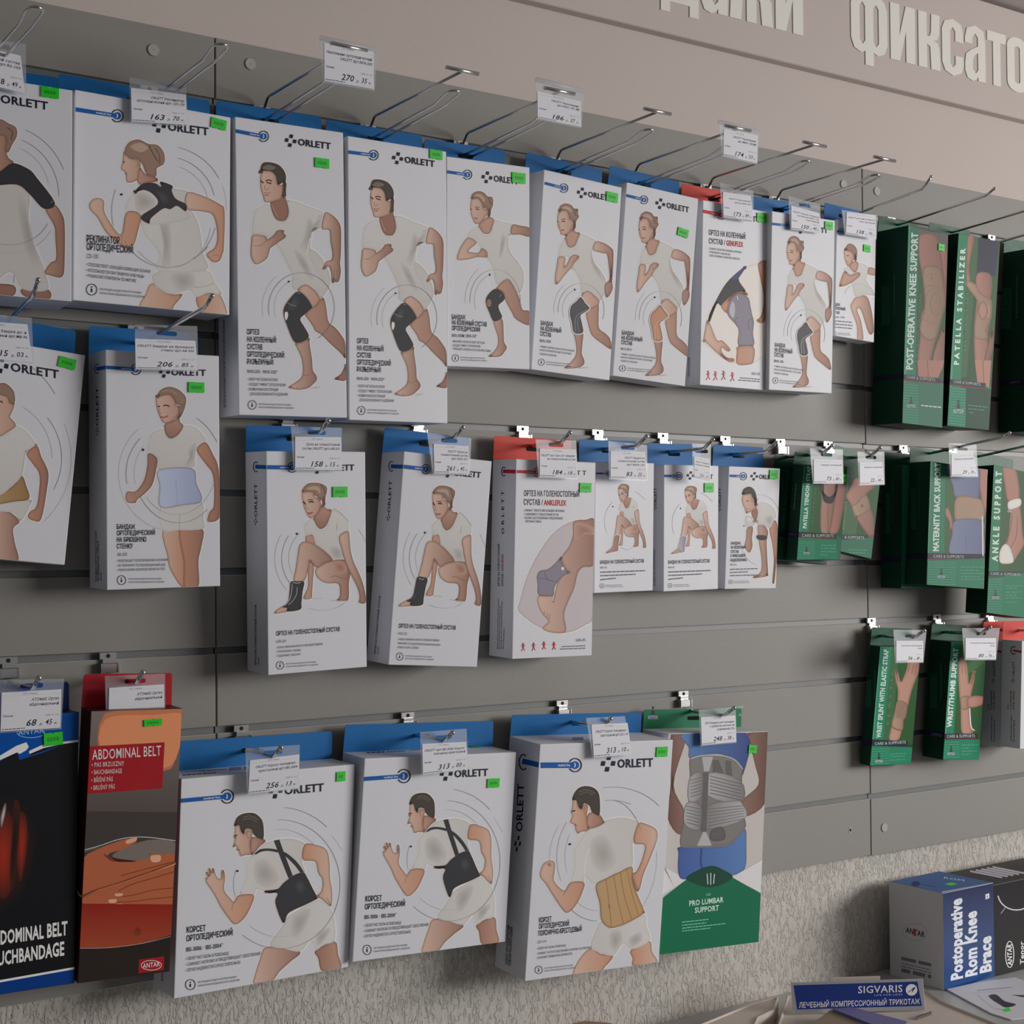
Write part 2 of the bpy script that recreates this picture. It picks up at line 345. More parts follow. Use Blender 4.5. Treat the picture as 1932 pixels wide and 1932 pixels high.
# carton poses solved from the photograph: x, depth, z, yaw, tilt, roll, width, height, thickness
BX = {"shoulder": [-0.3138, 0.0789, -0.2471, -0.0766, -0.027, -0.0118, 0.2, 0.2453, 0.0639],
 "reclinator": [-0.1105, 0.075, -0.2449, 0.0184, 0.0144, -0.0025, 0.1952, 0.2438, 0.06],
 "knee_a": [0.0708, 0.0748, -0.3042, -0.0092, 0.017, 0.0191, 0.1497, 0.3673, 0.0598],
 "knee_b": [0.2259, 0.075, -0.3048, 0.0121, 0.0227, 0.0132, 0.151, 0.3661, 0.06],
 "ortho": [0.3714, 0.072, -0.266, -0.0079, 0.0529, 0.0276, 0.1361, 0.2815, 0.06],
 "band_a": [0.5316, 0.062, -0.2648, -0.0165, 0.0483, -0.0541, 0.1395, 0.2842, 0.05],
 "band_b": [0.6799, 0.062, -0.2637, -0.0596, 0.0463, -0.0662, 0.1343, 0.2869, 0.05],
 "genu": [0.8383, 0.062, -0.2662, 0.0323, 0.0375, -0.0025, 0.14049999999999999, 0.2823, 0.05],
 "band_c": [0.9768, 0.072, -0.2664, -0.0201, 0.0526, 0.009, 0.1387, 0.2809, 0.06],
 "small": [1.1253, 0.05, -0.2124, -0.0003, 0.0018, -0.0448, 0.095, 0.1944, 0.03],
 "preg": [-0.2994, 0.055, -0.5394, -0.0004, 0.0011, -0.0985, 0.2, 0.2462, 0.04],
 "belly": [-0.1002, 0.078, -0.5606, -0.02, 0.0263, 0.0143, 0.1402, 0.2795, 0.0628],
 "ank_a": [0.1043, 0.0759, -0.6706, -0.0018, 0.0388, 0.0249, 0.1395, 0.2778, 0.0609],
 "ank_b": [0.2874, 0.0777, -0.6717, -0.0393, 0.0372, -0.0694, 0.1357, 0.2799, 0.0627],
 "ankflex": [0.4783, 0.0736, -0.6709, -0.0123, 0.0364, -0.0089, 0.1376, 0.2764, 0.0586],
 "sm_a": [0.6226, 0.052, -0.6253, 0.0193, 0.0429, 0.0119, 0.1128, 0.1905, 0.04],
 "sm_b": [0.7535, 0.052, -0.6257, 0.0344, 0.035, 0.0131, 0.1136, 0.1904, 0.04],
 "sm_c": [0.8814, 0.052, -0.6258, -0.0239, 0.0589, -0.009, 0.1077, 0.1907, 0.04],
 "blue": [-0.2702, 0.085, -0.9911, -0.0, 0.0002, -0.0171, 0.125, 0.3062, 0.035],
 "red": [-0.1486, 0.097, -0.993, -0.0169, 0.0418, -0.0362, 0.109, 0.3083, 0.035],
 "cor_a": [0.0367, 0.0711, -1.0593, 0.0627, 0.0361, -0.0207, 0.2428, 0.2598, 0.0561],
 "cor_b": [0.2825, 0.0716, -1.0597, 0.0232, 0.044, -0.0496, 0.2414, 0.2598, 0.0567],
 "cor_c": [0.544, 0.0901, -1.0927, -0.0118, 0.0553, -0.0497, 0.2379, 0.325, 0.075],
 "lumbar": [0.7713, 0.0767, -1.0974, -0.0206, 0.0248, -0.0532, 0.199, 0.3238, 0.0617],
 "post": [1.2631, 0.0802, -0.2829, -0.0121, 0.0213, -0.0432, 0.1016, 0.3359, 0.0683],
 "pat": [1.3886, 0.082, -0.2825, -0.0487, 0.0641, -0.0367, 0.1071, 0.3347, 0.07],
 "mat": [1.3085, 0.105, -0.6219, -0.0007, 0.0028, -0.0679, 0.15, 0.208, 0.045],
 "matb": [1.2754, 0.0592, -0.6234, 0.0075, 0.0185, -0.017, 0.112, 0.2095, 0.0442],
 "ankg": [1.4501, 0.1049, -0.6496, 0.0001, -0.01, -0.1149, 0.112, 0.2588, 0.0449],
 "pats": [1.0156, 0.0722, -0.6012, 0.0483, 0.118, 0.0051, 0.1056, 0.1523, 0.0222],
 "patb": [1.0089, 0.04, -0.6048, -0.0009, 0.0029, -0.0833, 0.112, 0.1522, 0.02],
 "strap": [1.1108, 0.06, -0.5909, -0.0045, 0.0066, -0.1756, 0.095, 0.1578, 0.02],
 "wrist": [1.2279, 0.034, -0.928, 0.0328, 0.0772, -0.0592, 0.1084, 0.2021, 0.022],
 "thumb": [1.3806, 0.0575, -0.9273, -0.0119, 0.0466, -0.0715, 0.0964, 0.2052, 0.0455]}
class Carton:
    def __init__(s, key, name, label, cat='box', m=None, group=None, tabm=None, tabh=.036, wh=170, tabw=1.0, tab_dx=0, slot=True, side_m=None, extra=None):
        x, d, z, yaw, tilt, roll, w, h, t = BX[key]; s.key = key; s.w, s.h, s.t, s.wh = w, h, t, wh
        c = Vector((x, -d, z+ZO)); F = frame(c, yaw, tilt, roll); U = Vector((F[0][2], F[1][2], F[2][2]))
        s.mw = Matrix.Translation(-U*h/2) @ F; s.inv = s.mw.inverted(); s.e = empty(name, s.mw); tag(s.e, label, cat, group)
        bm = bmesh.new(); add_box(bm, -w/2, w/2, 0, t, 0, h, .0009, 2); s.body = bm_obj('carton', bm, m or M_carton, s.e)
        # closed flap seams on the narrow faces
        if m is None:
            bm = bmesh.new()
            for zz in (-.00025, h+.00005): add_box(bm, -w/2+.003, w/2-.003, t*.06, t*.06+.0007, zz, zz+.0002)
            bm_obj('flap_seam', bm, M_slatedge, s.e)
        if tabm is not None:
            tw = w*tabw/2; zb = h-.002; cut = .003
            lp = [(-tw+tab_dx, zb), (tw+tab_dx, zb), (tw+tab_dx-.001, zb+tabh-cut), (tw+tab_dx-cut, zb+tabh), (-tw+tab_dx+cut, zb+tabh), (-tw+tab_dx+.001, zb+tabh-cut)]
            loops = [lp] + ([euro_slot(0, zb+tabh*.55)] if slot else [])
            vs, fs = plate(loops, .0007, t-.0007)
            s.tab = mesh_obj('hang_tab', vs, fs, tabm, s.e)
    # photo px -> local point on the front (or left) face; src: the carton whose photo the art was traced from
    def front(s, src=None):
        src = src or s; fx, fz = s.w/src.w, s.h/src.h; n = (src.mw.to_3x3() @ Vector((0, -1, 0))); p0 = src.mw @ Vector((0, 0, 0)); inv = src.inv; lw, lh = s.w/2-.0006, s.h-.0006
        def f(p, h):
            q = inv @ onP(p[0], p[1], p0, n); return (max(-lw, min(lw, q.x*fx)), -h, max(.0006, min(lh, q.z*fz)))
        return f
    def left(s, src=None):
        src = src or s; fy, fz = s.t/src.t, s.h/src.h; n = (src.mw.to_3x3() @ Vector((-1, 0, 0))); p0 = src.mw @ Vector((-src.w/2, 0, 0)); inv = src.inv
        def f(p, h):
            q = inv @ onP(p[0], p[1], p0, n); return (-s.w/2-h, max(.0006, min(s.t-.0006, q.y*fy)), max(.0006, min(s.h-.0006, q.z*fz)))
        return f
    def top(s, src=None):
        n = (s.mw.to_3x3() @ Vector((0, 0, 1))); p0 = s.mw @ Vector((0, 0, s.h))
        def f(p, h):
            q = s.inv @ onP(p[0], p[1], p0, n); return (max(-s.w/2, min(s.w/2, q.x)), max(.0006, min(s.t-.0006, q.y)), s.h+h)
        return f
    def art(s, src=None, face='front'): return Art(getattr(s, face)(src), s.wh)
    def sticker(s, px, py, w=.020, h=.0125, rot=0, face='front', clip=None):
        fn = getattr(s, face)(); q = fn((px, py), 0)
        e = .0019
        lp = [(-w/2, -h/2), (-.0016, -h/2), (0, -h/2+.0009), (.0016, -h/2), (w/2, -h/2), (w/2, h/2), (.0016, h/2), (0, h/2-.0009), (-.0016, h/2), (-w/2, h/2)]
        if clip: lp = [(max(clip, a), b) for a, b in lp]
        vs, fs = plate([lp], .0002, 0)
        nv = len(vs); bars = [(-w*.32, -w*.2), (-w*.16, -w*.04), (.0, w*.12), (w*.16, w*.3)]
        o = mesh_obj('price_sticker', vs, fs, M_stick, s.e); V = []; F = []
        for a, b in bars:
            if clip and a < clip: continue
            n = len(V); V += [(a, -.0001, -h*.16), (b, -.0001, -h*.16), (b, -.0001, h*.14), (a, -.0001, h*.14)]; F.append((n, n+1, n+2, n+3))
        o2 = mesh_obj('sticker_print', V, F, M_stickd, o)
        if face == 'front': o.matrix_local = Matrix.Translation((q[0], -.0016, q[2])) @ Matrix.Rotation(rot, 4, 'Y')
        else: o.matrix_local = Matrix.Translation((q[0], q[1], q[2]+.0016)) @ Matrix.Rotation(-pi/2, 4, 'X')
# ------------------------------------------------------------------ setting
XL, XR, YB = -2.6, 4.2, .018
wall = box_obj('wall_back', XL, XR, YB, YB+.12, 0, ZO+.372, M_upper); tag(wall, kind='structure')
pr = box_obj('plaster_render', XL, XR, YB-.0015, YB, 0, ZO-1.12, M_plaster, wall)
fl = box_obj('floor', XL, XR, -6.5, YB, -.1, 0, mat('grey_floor_tile', (96, 92, 88), .4, var=.08)); tag(fl, kind='structure')
ce = box_obj('ceiling', XL, XR, -6.5, YB, ZO+.366, ZO+.44, M_ceil); tag(ce, kind='structure')

def make_slat(name, x0, x1, z0, z1, parent, lip_top=True, lip_bot=True):
    """board with T-groove halves cut in its upper and lower rims; cut edges pale"""
    a, b = z1 - (.010 if lip_top else 0), z0 + (.010 if lip_bot else 0)
    prof = [(0, z0), (0, z1)]
    if lip_top: prof += [(.006, z1), (.006, a)]
    else: prof += [(.006, z1)]
    prof += [(.0165, a)] if lip_top else [(.0165, z1)]
    prof += [(.0165, b)] if lip_bot else [(.0165, z0)]
    if lip_bot: prof += [(.006, b), (.006, z0)]
    n = len(prof); V = [(x, y, z) for x in (x0, x1) for y, z in prof]
    F = [tuple(range(n)), tuple(range(2*n-1, n-1, -1))] + [(i, i+n, (i+1) % n+n, (i+1) % n) for i in range(n)]
    me = bpy.data.meshes.new(name); me.from_pydata(V, [], F); me.update(); bm = bmesh.new(); bm.from_mesh(me)
    bmesh.ops.recalc_face_normals(bm, faces=bm.faces)
    es = [e for e in bm.edges if all(abs(v.co.y) < 1e-6 for v in e.verts)]
    bmesh.ops.bevel(bm, geom=es, offset=.0009, segments=1, affect='EDGES')
    bm.normal_update()
    for f in bm.faces: f.material_index = 1 if abs(f.normal.z) > .3 else 0
    bm.to_mesh(me); bm.free(); me.materials.append(M_slat); me.materials.append(M_slatedge)
    o = bpy.data.objects.new(name, me); COL.objects.link(o); o.parent = parent; return o
def cap(parent, x, z, hole=False):
    bm = bmesh.new(); add_tube(bm, [(x, .0002, z), (x, -.0006 if hole else -.0016, z)], .0074 if not hole else .0045, 20); o = bm_obj('screw_cap' if not hole else 'screw_hole_rim', bm, M_cap, parent)
    bm = bmesh.new(); add_tube(bm, [(x, 0, z), (x, -.0009 if hole else -.0018, z)], .0026 if hole else .0005, 10); bm_obj('screw_recess', bm, M_hole, o)
for pi_, (x0, x1) in enumerate(((-1.2, 0), (0, 1.2), (1.2, 2.4))):
    pn = empty('slatwall_panel', Matrix.Translation((x0, 0, ZO-1.183))); pn['kind'] = 'structure'; inv = pn.matrix_world.inverted()
    dz = -.0012 if pi_ == 2 else 0
    g = box_obj('groove_backing', x0+.001, x1-.001, .0166, .0176, ZO-1.18, ZO-.003, M_groove, pn); g.matrix_parent_inverse = inv
    for k in range(11):
        g = box_obj('groove_insert', x0+.001, x1-.001, .0066, .0082, ZO-.0895-.1*k, ZO-.0755-.1*k, M_groove, pn); g.matrix_parent_inverse = inv
    for k in range(12):
        zt = 0 if k == 0 else -.087-.1*(k-1); zb = -1.183 if k == 11 else -.078-.1*k
        o = make_slat('slat', x0+.0008, x1-.0008, ZO+zb+dz, ZO+zt+dz, pn, k > 0, k < 11); o.matrix_parent_inverse = inv
    for x, z, h in ((-.0826, -.032, 0), (.0489, -.026, 0), (1.1529, -.0355, 0), (1.2365, -.0364, 0), (1.1488, -1.1349, 1), (1.233, -1.1396, 0), (-1.12, -.032, 0), (2.32, -.034, 0)):
        if x0 < x < x1:
            n0 = len(bpy.data.objects); cap(pn, x, ZO+z, h)
for o in bpy.data.objects:
    if o.parent and o.parent.name.startswith('slatwall_panel') and o.name.startswith('screw'): o.matrix_parent_inverse = o.parent.matrix_world.inverted()

# fascia sign board with its letters
zs = lambda x: ZO+.1492+(x-.495)*.00433
sg = empty('fascia_sign', Matrix.Translation((.9, 0, ZO+.15))); tag(sg, 'long mauve fascia board with large white cut-out letters above the slatted wall', 'sign'); SI = sg.matrix_world.inverted()
bm = bmesh.new(); add_box(bm, -2.2, 3.6, 0, .0178, 0, .2)
for v in bm.verts: v.co.z = zs(v.co.x)+(0 if v.co.z < .1 else .36-.15+.0)
bmesh.ops.bevel(bm, geom=[e for e in bm.edges if all(v.co.y < .001 for v in e.verts)], offset=.0015, segments=1, affect='EDGES')
for v in bm.verts: v.co.z = min(v.co.z, ZO+.3655)
sb = bm_obj('board', bm, M_sign, sg); sb.matrix_parent_inverse = SI
def rr(x0, x1, y0, y1, r, n=5):
    out = []
    for cx, cy, a in ((x1-r, y1-r, 0), (x0+r, y1-r, 90), (x0+r, y0+r, 180), (x1-r, y0+r, 270)):
        out += [(cx+r*cos(radians(a+90*i/n)), cy+r*1.5*sin(radians(a+90*i/n))*.66) for i in range(n+1)]
    return out
def ringpart(x0, x1, y0, y1, t, skip=None):
    """stroke of a rounded o; skip=(a0,a1) opening on the right side in y"""
    return [rr(x0, x1, y0, y1, (x1-x0)*.48), rr(x0+t, x1-t, y0+.17, y1-.17, (x1-x0-2*t)*.48)]
w_ = .38
G = {
 'o': [ringpart(0, .37, -.02, 1.02, .135)],
 'u': [[[(0, 0), (.155, 0), (.265, .55), (.265, 0), (.42, 0), (.42, 1), (.265, 1), (.155, .45), (.155, 1), (0, 1)]]],
 'k': [[[(0, 0), (.15, 0), (.15, .44), (.21, .40), (.225, 0), (.39, 0), (.375, .40), (.34, .49), (.27, .52), (.34, .56), (.375, .66), (.385, 1), (.235, 1), (.225, .66), (.20, .59), (.15, .57), (.15, 1), (0, 1)]]],
 't': [[[(.115, 0), (.265, 0), (.265, .82), (.38, .82), (.38, 1), (0, 1), (0, .82), (.115, .82)]]],
 'zh': [[[(.29, 0), (.43, 0), (.43, .44), (.485, .38), (.51, 0), (.67, 0), (.65, .40), (.60, .50), (.65, .60), (.67, 1), (.51, 1), (.49, .64), (.43, .56), (.43, 1), (.29, 1), (.29, .56), (.23, .64), (.21, 1), (.05, 1), (.07, .60), (.12, .50), (.07, .40), (.05, 0), (.21, 0), (.235, .38), (.29, .44)]]],
 'd': [[[(-.02, -.17), (.10, -.17), (.10, 0), (.36, 0), (.36, -.17), (.48, -.17), (.48, .16), (.42, .16), (.42, 1), (.07, 1), (.05, .4), (.03, .16), (-.02, .16)], [(.17, .16), (.27, .16), (.27, .84), (.20, .84), (.19, .4)]]],
 's': [[[(.375, .36), (.375, .2), (.34, .06), (.19, -.02), (.05, .05), (0, .2), (0, .8), (.05, .95), (.19, 1.02), (.34, .95), (.375, .8), (.375, .62), (.235, .62), (.235, .8), (.19, .87), (.145, .8), (.145, .2), (.19, .13), (.235, .2), (.235, .36)]]],
 'a': [[[(.37, 0), (.37, .74), (.34, .94), (.19, 1.02), (.04, .94), (.0, .76), (0, .66), (.135, .66), (.14, .8), (.19, .87), (.235, .8), (.235, .64), (.12, .56), (.02, .46), (0, .3), (0, .14), (.04, .02), (.13, -.02), (.2, .02), (.235, .08), (.235, 0)], [(.235, .52), (.17, .46), (.14, .36), (.14, .2), (.19, .13), (.235, .2)]]],
 'f': [[[(.235, -.22), (.375, -.22), (.375, .02), (.45, -.02), (.56, .04), (.61, .2), (.61, .8), (.56, .96), (.45, 1.02), (.375, .98), (.375, 1.3), (.235, 1.3), (.235, .98), (.16, 1.02), (.05, .96), (0, .8), (0, .2), (.05, .04), (.16, -.02), (.235, .02)], [(.145, .2), (.19, .13), (.235, .2), (.235, .8), (.19, .87), (.145, .8)], [(.375, .2), (.42, .13), (.465, .2), (.465, .8), (.42, .87), (.375, .8)]]]}
LET = [('d', 1245.6, 1317), ('a', 1322.7, 1372), ('zh', 1376, 1457.5), ('u', 1462.6, 1514.5), ('f', 1605, 1673.5), ('u', 1679.6, 1726), ('k', 1732.5, 1773.5), ('s', 1777, 1817), ('a', 1820.5, 1858.8), ('t', 1862.5, 1898), ('o', 1900, 1938)]
xb = {'x0': onY(1680.6, 110.8, 0).x}
zb1 = onY(1680.6, 110.8, 0).z; xh = onY(1680.6, 4.4, 0).z-zb1
for g, a, b in LET:
    # photo y of the base line under this letter, along the board
    ya = 110.8 + (a-1680.6)*.262; X0 = onY(a, ya, 0).x; X1 = onY(b, ya+(b-a)*.26, 0).x
    for loops in G[g]:
        mx = max(p[0] for p in loops[0]); mn = min(p[0] for p in loops[0]); sc = (X1-X0)/(mx-mn)
        L = [[(X0+(p[0]-mn)*sc, zb1+(X0-xb['x0'])*.0043+p[1]*xh) for p in lp] for lp in loops]
        L = [[(x, min(z, ZO+.358)) for x, z in lp] for lp in L]
        vs, fs = plate(L, .0014, -.0015); o = mesh_obj('letter', vs, fs, M_letter, sg); o.matrix_parent_inverse = SI

# ------------------------------------------------------------------ hooks
def bracket(e, zg, wide=.0105):
    bm = bmesh.new()
    add_box(bm, -wide, wide, -.0032, -.0012, zg-.0042, zg+.0046, .0006)
    add_box(bm, -wide*.75, wide*.75, -.0012, .009, zg+.0016, zg+.003)          # tongue in the groove
    add_box(bm, -wide+.003, wide-.003, -.0052, -.0028, zg-.009, zg-.0035)
    add_box(bm, -wide, wide, -.0088, -.0052, zg-.0205, zg-.0085, .0008)
    for sx_ in (-1, 1): add_box(bm, sx_*wide-.0008, sx_*wide+.0008, -.0102, -.001, zg-.0205, zg-.0085)
    b = bm_obj('bracket', bm, M_plate, e)
    bm = bmesh.new(); add_tube(bm, [(0, -.0012, zg), (0, -.0036, zg)], .0026, 12); bm_obj('rivet_hole', bm, M_hole, b)
def hook_short(X, k, label, L=.116, rise=.0125, r=.0027, group='short chrome hooks in the slatted wall', zw=-.0255, slope=0.0, mid=True):
    zg = -.0826-.1*k; e = empty('display_hook', Matrix.Translation((X, 0, ZO+zg))); tag(e, label, 'hook', group)
    bracket(e, 0)
    z0 = zw; pts = [(0, -.006, z0), (0, -.02, z0)]
    Lb = L-.024; z1 = z0+slope*L
    pts += [(0, -Lb*.6, z0+(z1-z0)*.6), (0, -Lb, z1)] + [(0, -Lb-.012*sin(t), z1+.010*(1-cos(t))) for t in (.3, .6, .9)] + [(0, -L, z1+rise)]
    bm = bmesh.new(); add_tube(bm, pts, r, 10); w = bm_obj('wire', bm, M_chrome, e, True)
    bm = bmesh.new(); bmesh.ops.create_uvsphere(bm, u_segments=12, v_segments=8, radius=r*1.25, matrix=Matrix.Translation((0, -L, z1+rise))); bm_obj('ball_tip', bm, M_chrome, w, True)
    return e
def hook_double(X, label, tbar=True):
    zg = -.0826; e = empty('double_display_hook', Matrix.Translation((X, 0, ZO+zg))); tag(e, label, 'hook', 'long double wire hooks along the top groove')
    bracket(e, 0, .012)
    a = []; zz = lambda z: z-zg
    side = [(-.007, -.006, zz(-.1035)), (-.007, -.05, zz(-.1025)), (-.007, -.185, zz(-.0968)), (-.0075, -.195, zz(-.0945)), (-.0085, -.212, zz(-.0905))]
    lp = [(.0085*cos(t)*-1, -.214-.011*sin(t), zz(-.0902)+.0012*sin(t)) for t in [pi*i/10 for i in range(11)]]
    pts = side + lp + [(-x, y, z) for x, y, z in side[::-1]]
    bm = bmesh.new(); add_tube(bm, pts, .0018, 8); bm_obj('loop_wire', bm, M_chrome, e, True)
    if tbar:
        bm = bmesh.new(); add_tube(bm, [(0, -.004, zz(-.088)), (0, -.010, zz(-.0815)), (0, -.0185, zz(-.0722)), (0, -.023, zz(-.0706)), (0, -.12, zz(-.0695)), (0, -.236, zz(-.0680))], .0019, 8); w = bm_obj('upper_wire', bm, M_chrome, e, True)
        bm = bmesh.new(); add_tube(bm, [(-.0235, -.238, zz(-.0674)), (.0235, -.238, zz(-.0674))], .0026, 10); bm_obj('cross_bar', bm, M_plate, w, True)
    return e
hook_double(-.297, 'double wire loop hook at the far left top corner, without a cross bar', False)
hook_double(-.0885, 'double wire loop hook above the price tag 163, without a cross bar', False)
hook_double(.0645, 'long double hook with a tagged cross bar above the tall man knee brace boxes')
hook_double(.2221, 'long double hook with bare cross bar above the second man knee brace box')
hook_double(.3718, 'long double hook with a tagged cross bar above the box with the open kneecap bandage')
hook_double(.5356, 'long double hook with bare cross bar over the box leaning left')
hook_double(.6838, 'long double hook with a tagged cross bar above the skin coloured knee bandage box')
hook_double(.8357, 'long double hook with bare cross bar over the red tabbed knee box')
hook_double(.9861, 'long double hook with bare cross bar farthest right of all cross bars')
def hook_long(X, k, label, L, z0, z1, ztip, r=.0021, up=.02):
    zg = -.0826-.1*k; e = empty('long_display_hook', Matrix.Translation((X, 0, ZO+zg))); tag(e, label, 'hook', 'long single wire hooks')
    bracket(e, 0)
    zz = lambda z: z-zg
    bm = bmesh.new(); add_tube(bm, [(0, -.006, zz(z0)), (0, -.02, zz(z0)), (0, -L+up+.012, zz(z1)-.0005), (0, -L+up, zz(z1)+.0008), (0, -L+up*.6, zz(z1)+(ztip-z1)*.35), (0, -L, zz(ztip))], r, 10); w = bm_obj('wire', bm, M_chrome, e, True)
    bm = bmesh.new(); bmesh.ops.create_uvsphere(bm, u_segments=12, v_segments=8, radius=r*1.3, matrix=Matrix.Translation((0, -L, zz(ztip)))); bm_obj('ball_tip', bm, M_chrome, w, True)
hook_long(1.1507, 0, 'thin single hook over the small bandage box tagged 138', .19, -.0935, -.079, -.0619)
hook_long(1.2707, 0, 'thin single hook carrying the green post-operative knee support box', .22, -.0942, -.0805, -.0715)
hook_long(1.4046, 0, 'thin single hook carrying the green patella stabilizer box', .24, -.0942, -.0815, -.072)
hook_long(1.545, 0, 'thin single hook at the right edge carrying the plain green box', .24, -.0942, -.0815, -.072)
hook_long(-.106, 3, 'long single hook through the price tag 206', .2317, -.4035, -.3857, -.3747, .0024, .022)
hook_long(-.2738, 3, 'long single hook at the left edge below the shoulder brace box', .153, -.397, -.378, -.3614, .0024, .022)
hook_long(1.2927, 4, 'long single hook carrying the maternity back support boxes', .2253, -.501, -.4795, -.4717, .0022, .02)
hook_long(1.425, 4, 'long single hook carrying the ankle support box', .24, -.502, -.478, -.470, .0022, .02)
for X, k, lb in ((.0988, 4, 'short hook holding the upright ankle brace box tagged 158'), (.2978, 4, 'short hook holding the leaning ankle brace box tagged 261'), (.4749, 4, 'short hook holding the red tabbed ankle box tagged 184'),
                 (.6127, 4, 'short hook holding the small box tagged 83'), (.7404, 4, 'short hook holding the small box with the narrow price tag'), (.8709, 4, 'bare tipped short hook holding the small box of the bending man'),
                 (.9931, 4, 'short hook holding the patella tendon strap bags'), (1.1046, 4, 'short hook holding the beige knee strap bag'),
                 (-.2611, 7, 'short hook holding the black and blue abdominal belt box'), (-.1416, 7, 'short hook holding the red abdominal belt box'),
                 (.0326, 8, 'short hook holding the left one of the two black corset boxes'), (.2792, 8, 'short hook holding the right one of the two black corset boxes'), (.5423, 8, 'short hook holding the beige corset box'), (.7772, 8, 'short hook holding the green and white lumbar support box'),
                 (1.2054, 7, 'short hook holding the wrist splint box'), (1.376, 7, 'short hook holding the wrist and thumb support box'), (1.522, 7, 'short hook at the right edge holding the grey sided boxes')):
    hook_short(X, k, lb, L=.1165)

# ------------------------------------------------------------------ price tags (clear sleeve with euro slot, paper card inside)
def lerp(a, b, t): return (a[0]+(b[0]-a[0])*t, a[1]+(b[1]-a[1])*t)
def price_tag(d, card, top, lines, rub, kop, label, country='Германия', bar=False, wh=165, shear=.28, slot=None):
    TL, TR, BR, BL = card; P = lambda u, v: lerp(lerp(TL, TR, u), lerp(BL, BR, u), v)
    sTL, sTR = top; o3 = onY(*lerp(sTL, sTR, .5), d); e = empty('price_tag', Matrix.Translation(o3)); tag(e, label, 'price tag', 'price tags on the hooks')
    def tr(p, h=0): q = onY(p[0], p[1], d)-o3; return (q.x, -h, q.z)
    q = [tr(p) for p in (sTL, sTR, lerp(TR, BR, 1.045), lerp(TL, BL, 1.045))]
    q = [(a+(-.0015 if i in (0, 3) else .0015), b, c) for i, (a, b, c) in enumerate(q)]
    loops = [[(a[0], a[2]) for a in q]]
    hs = (q[0][2]+q[1][2])/2-tr(lerp(TL, TR, .5))[2]
    if hs > .012 and not bar: loops.append(euro_slot((q[0][0]+q[1][0])/2, (q[0][2]+q[1][2])/2-min(.011, hs*.55), .026, .0055))
    vs, fs = plate(loops, .0007, .0006); sl = mesh_obj('clear_sleeve', vs, fs, M_film, e)
    cq = [tr(p) for p in (TL, TR, BR, BL)]; vs, fs = plate([[(a[0], a[2]) for a in cq]], .0004, -.0001); mesh_obj('paper_card', vs, fs, M_paper, e)
    A = Art(lambda p, h: tr(p, h), wh)
    vx = lambda u, v0, v1: (P(u, v1)[0]-P(u, v0)[0], P(u, v1)[1]-P(u, v0)[1])
    H = math.hypot(*vx(0, 0, 1)); up = tuple(-c/H for c in vx(0, 0, 1)); W_ = math.hypot(TR[0]-TL[0], TR[1]-TL[1])
    def T(t, u0, u1, v, h, col='tx', bold=.01, sh=shear): A.text(t, P(u0, v), P(u1, v), h*H, col, bold, up, sh, raw=True)
    A.stroke([P(.02, .10), P(.98, .10)], .5, 'lnl', raw=True); T('ООО Гомфарм' if W_ > 60 else '- - -', .36, .60, .085, .045, 'txg', 0)
    for i, (t, u0) in enumerate(lines):
        T(t, u0, .965, .26+.125*i, .072 if W_ > 60 else .06, 'tx', .02)
    if country: T(country, .03, .20, .64, .05, 'tx', .02)
    T('Цена за 1 шт', .74, .97, .66, .04, 'txg', 0)
    T(rub, .34 if len(rub) > 2 else .43, .60, .90, .16, 'tx', .015); T('р.', .645, .70, .90, .07, 'tx', .01); T(kop, .745, .865, .89, .13, 'tx', .01); T('к.', .89, .95, .89, .06, 'tx', .01)
    A.stroke([P(.72, .945), P(.97, .945)], .45, 'lnl', raw=True); A.bars((P(.02, .97)), P(.42, .965), H*.025, 'txg', 3)
    A.build('printed_price', e)
    if bar:
        bm = bmesh.new(); c0, c1 = tr(sTL), tr(sTR); add_tube(bm, [(c0[0], .0018, c0[2]-.001), (c1[0], .0018, c1[2]-.001)], .0035, 10); bm_obj('clip_rail', bm, M_film, e, True)
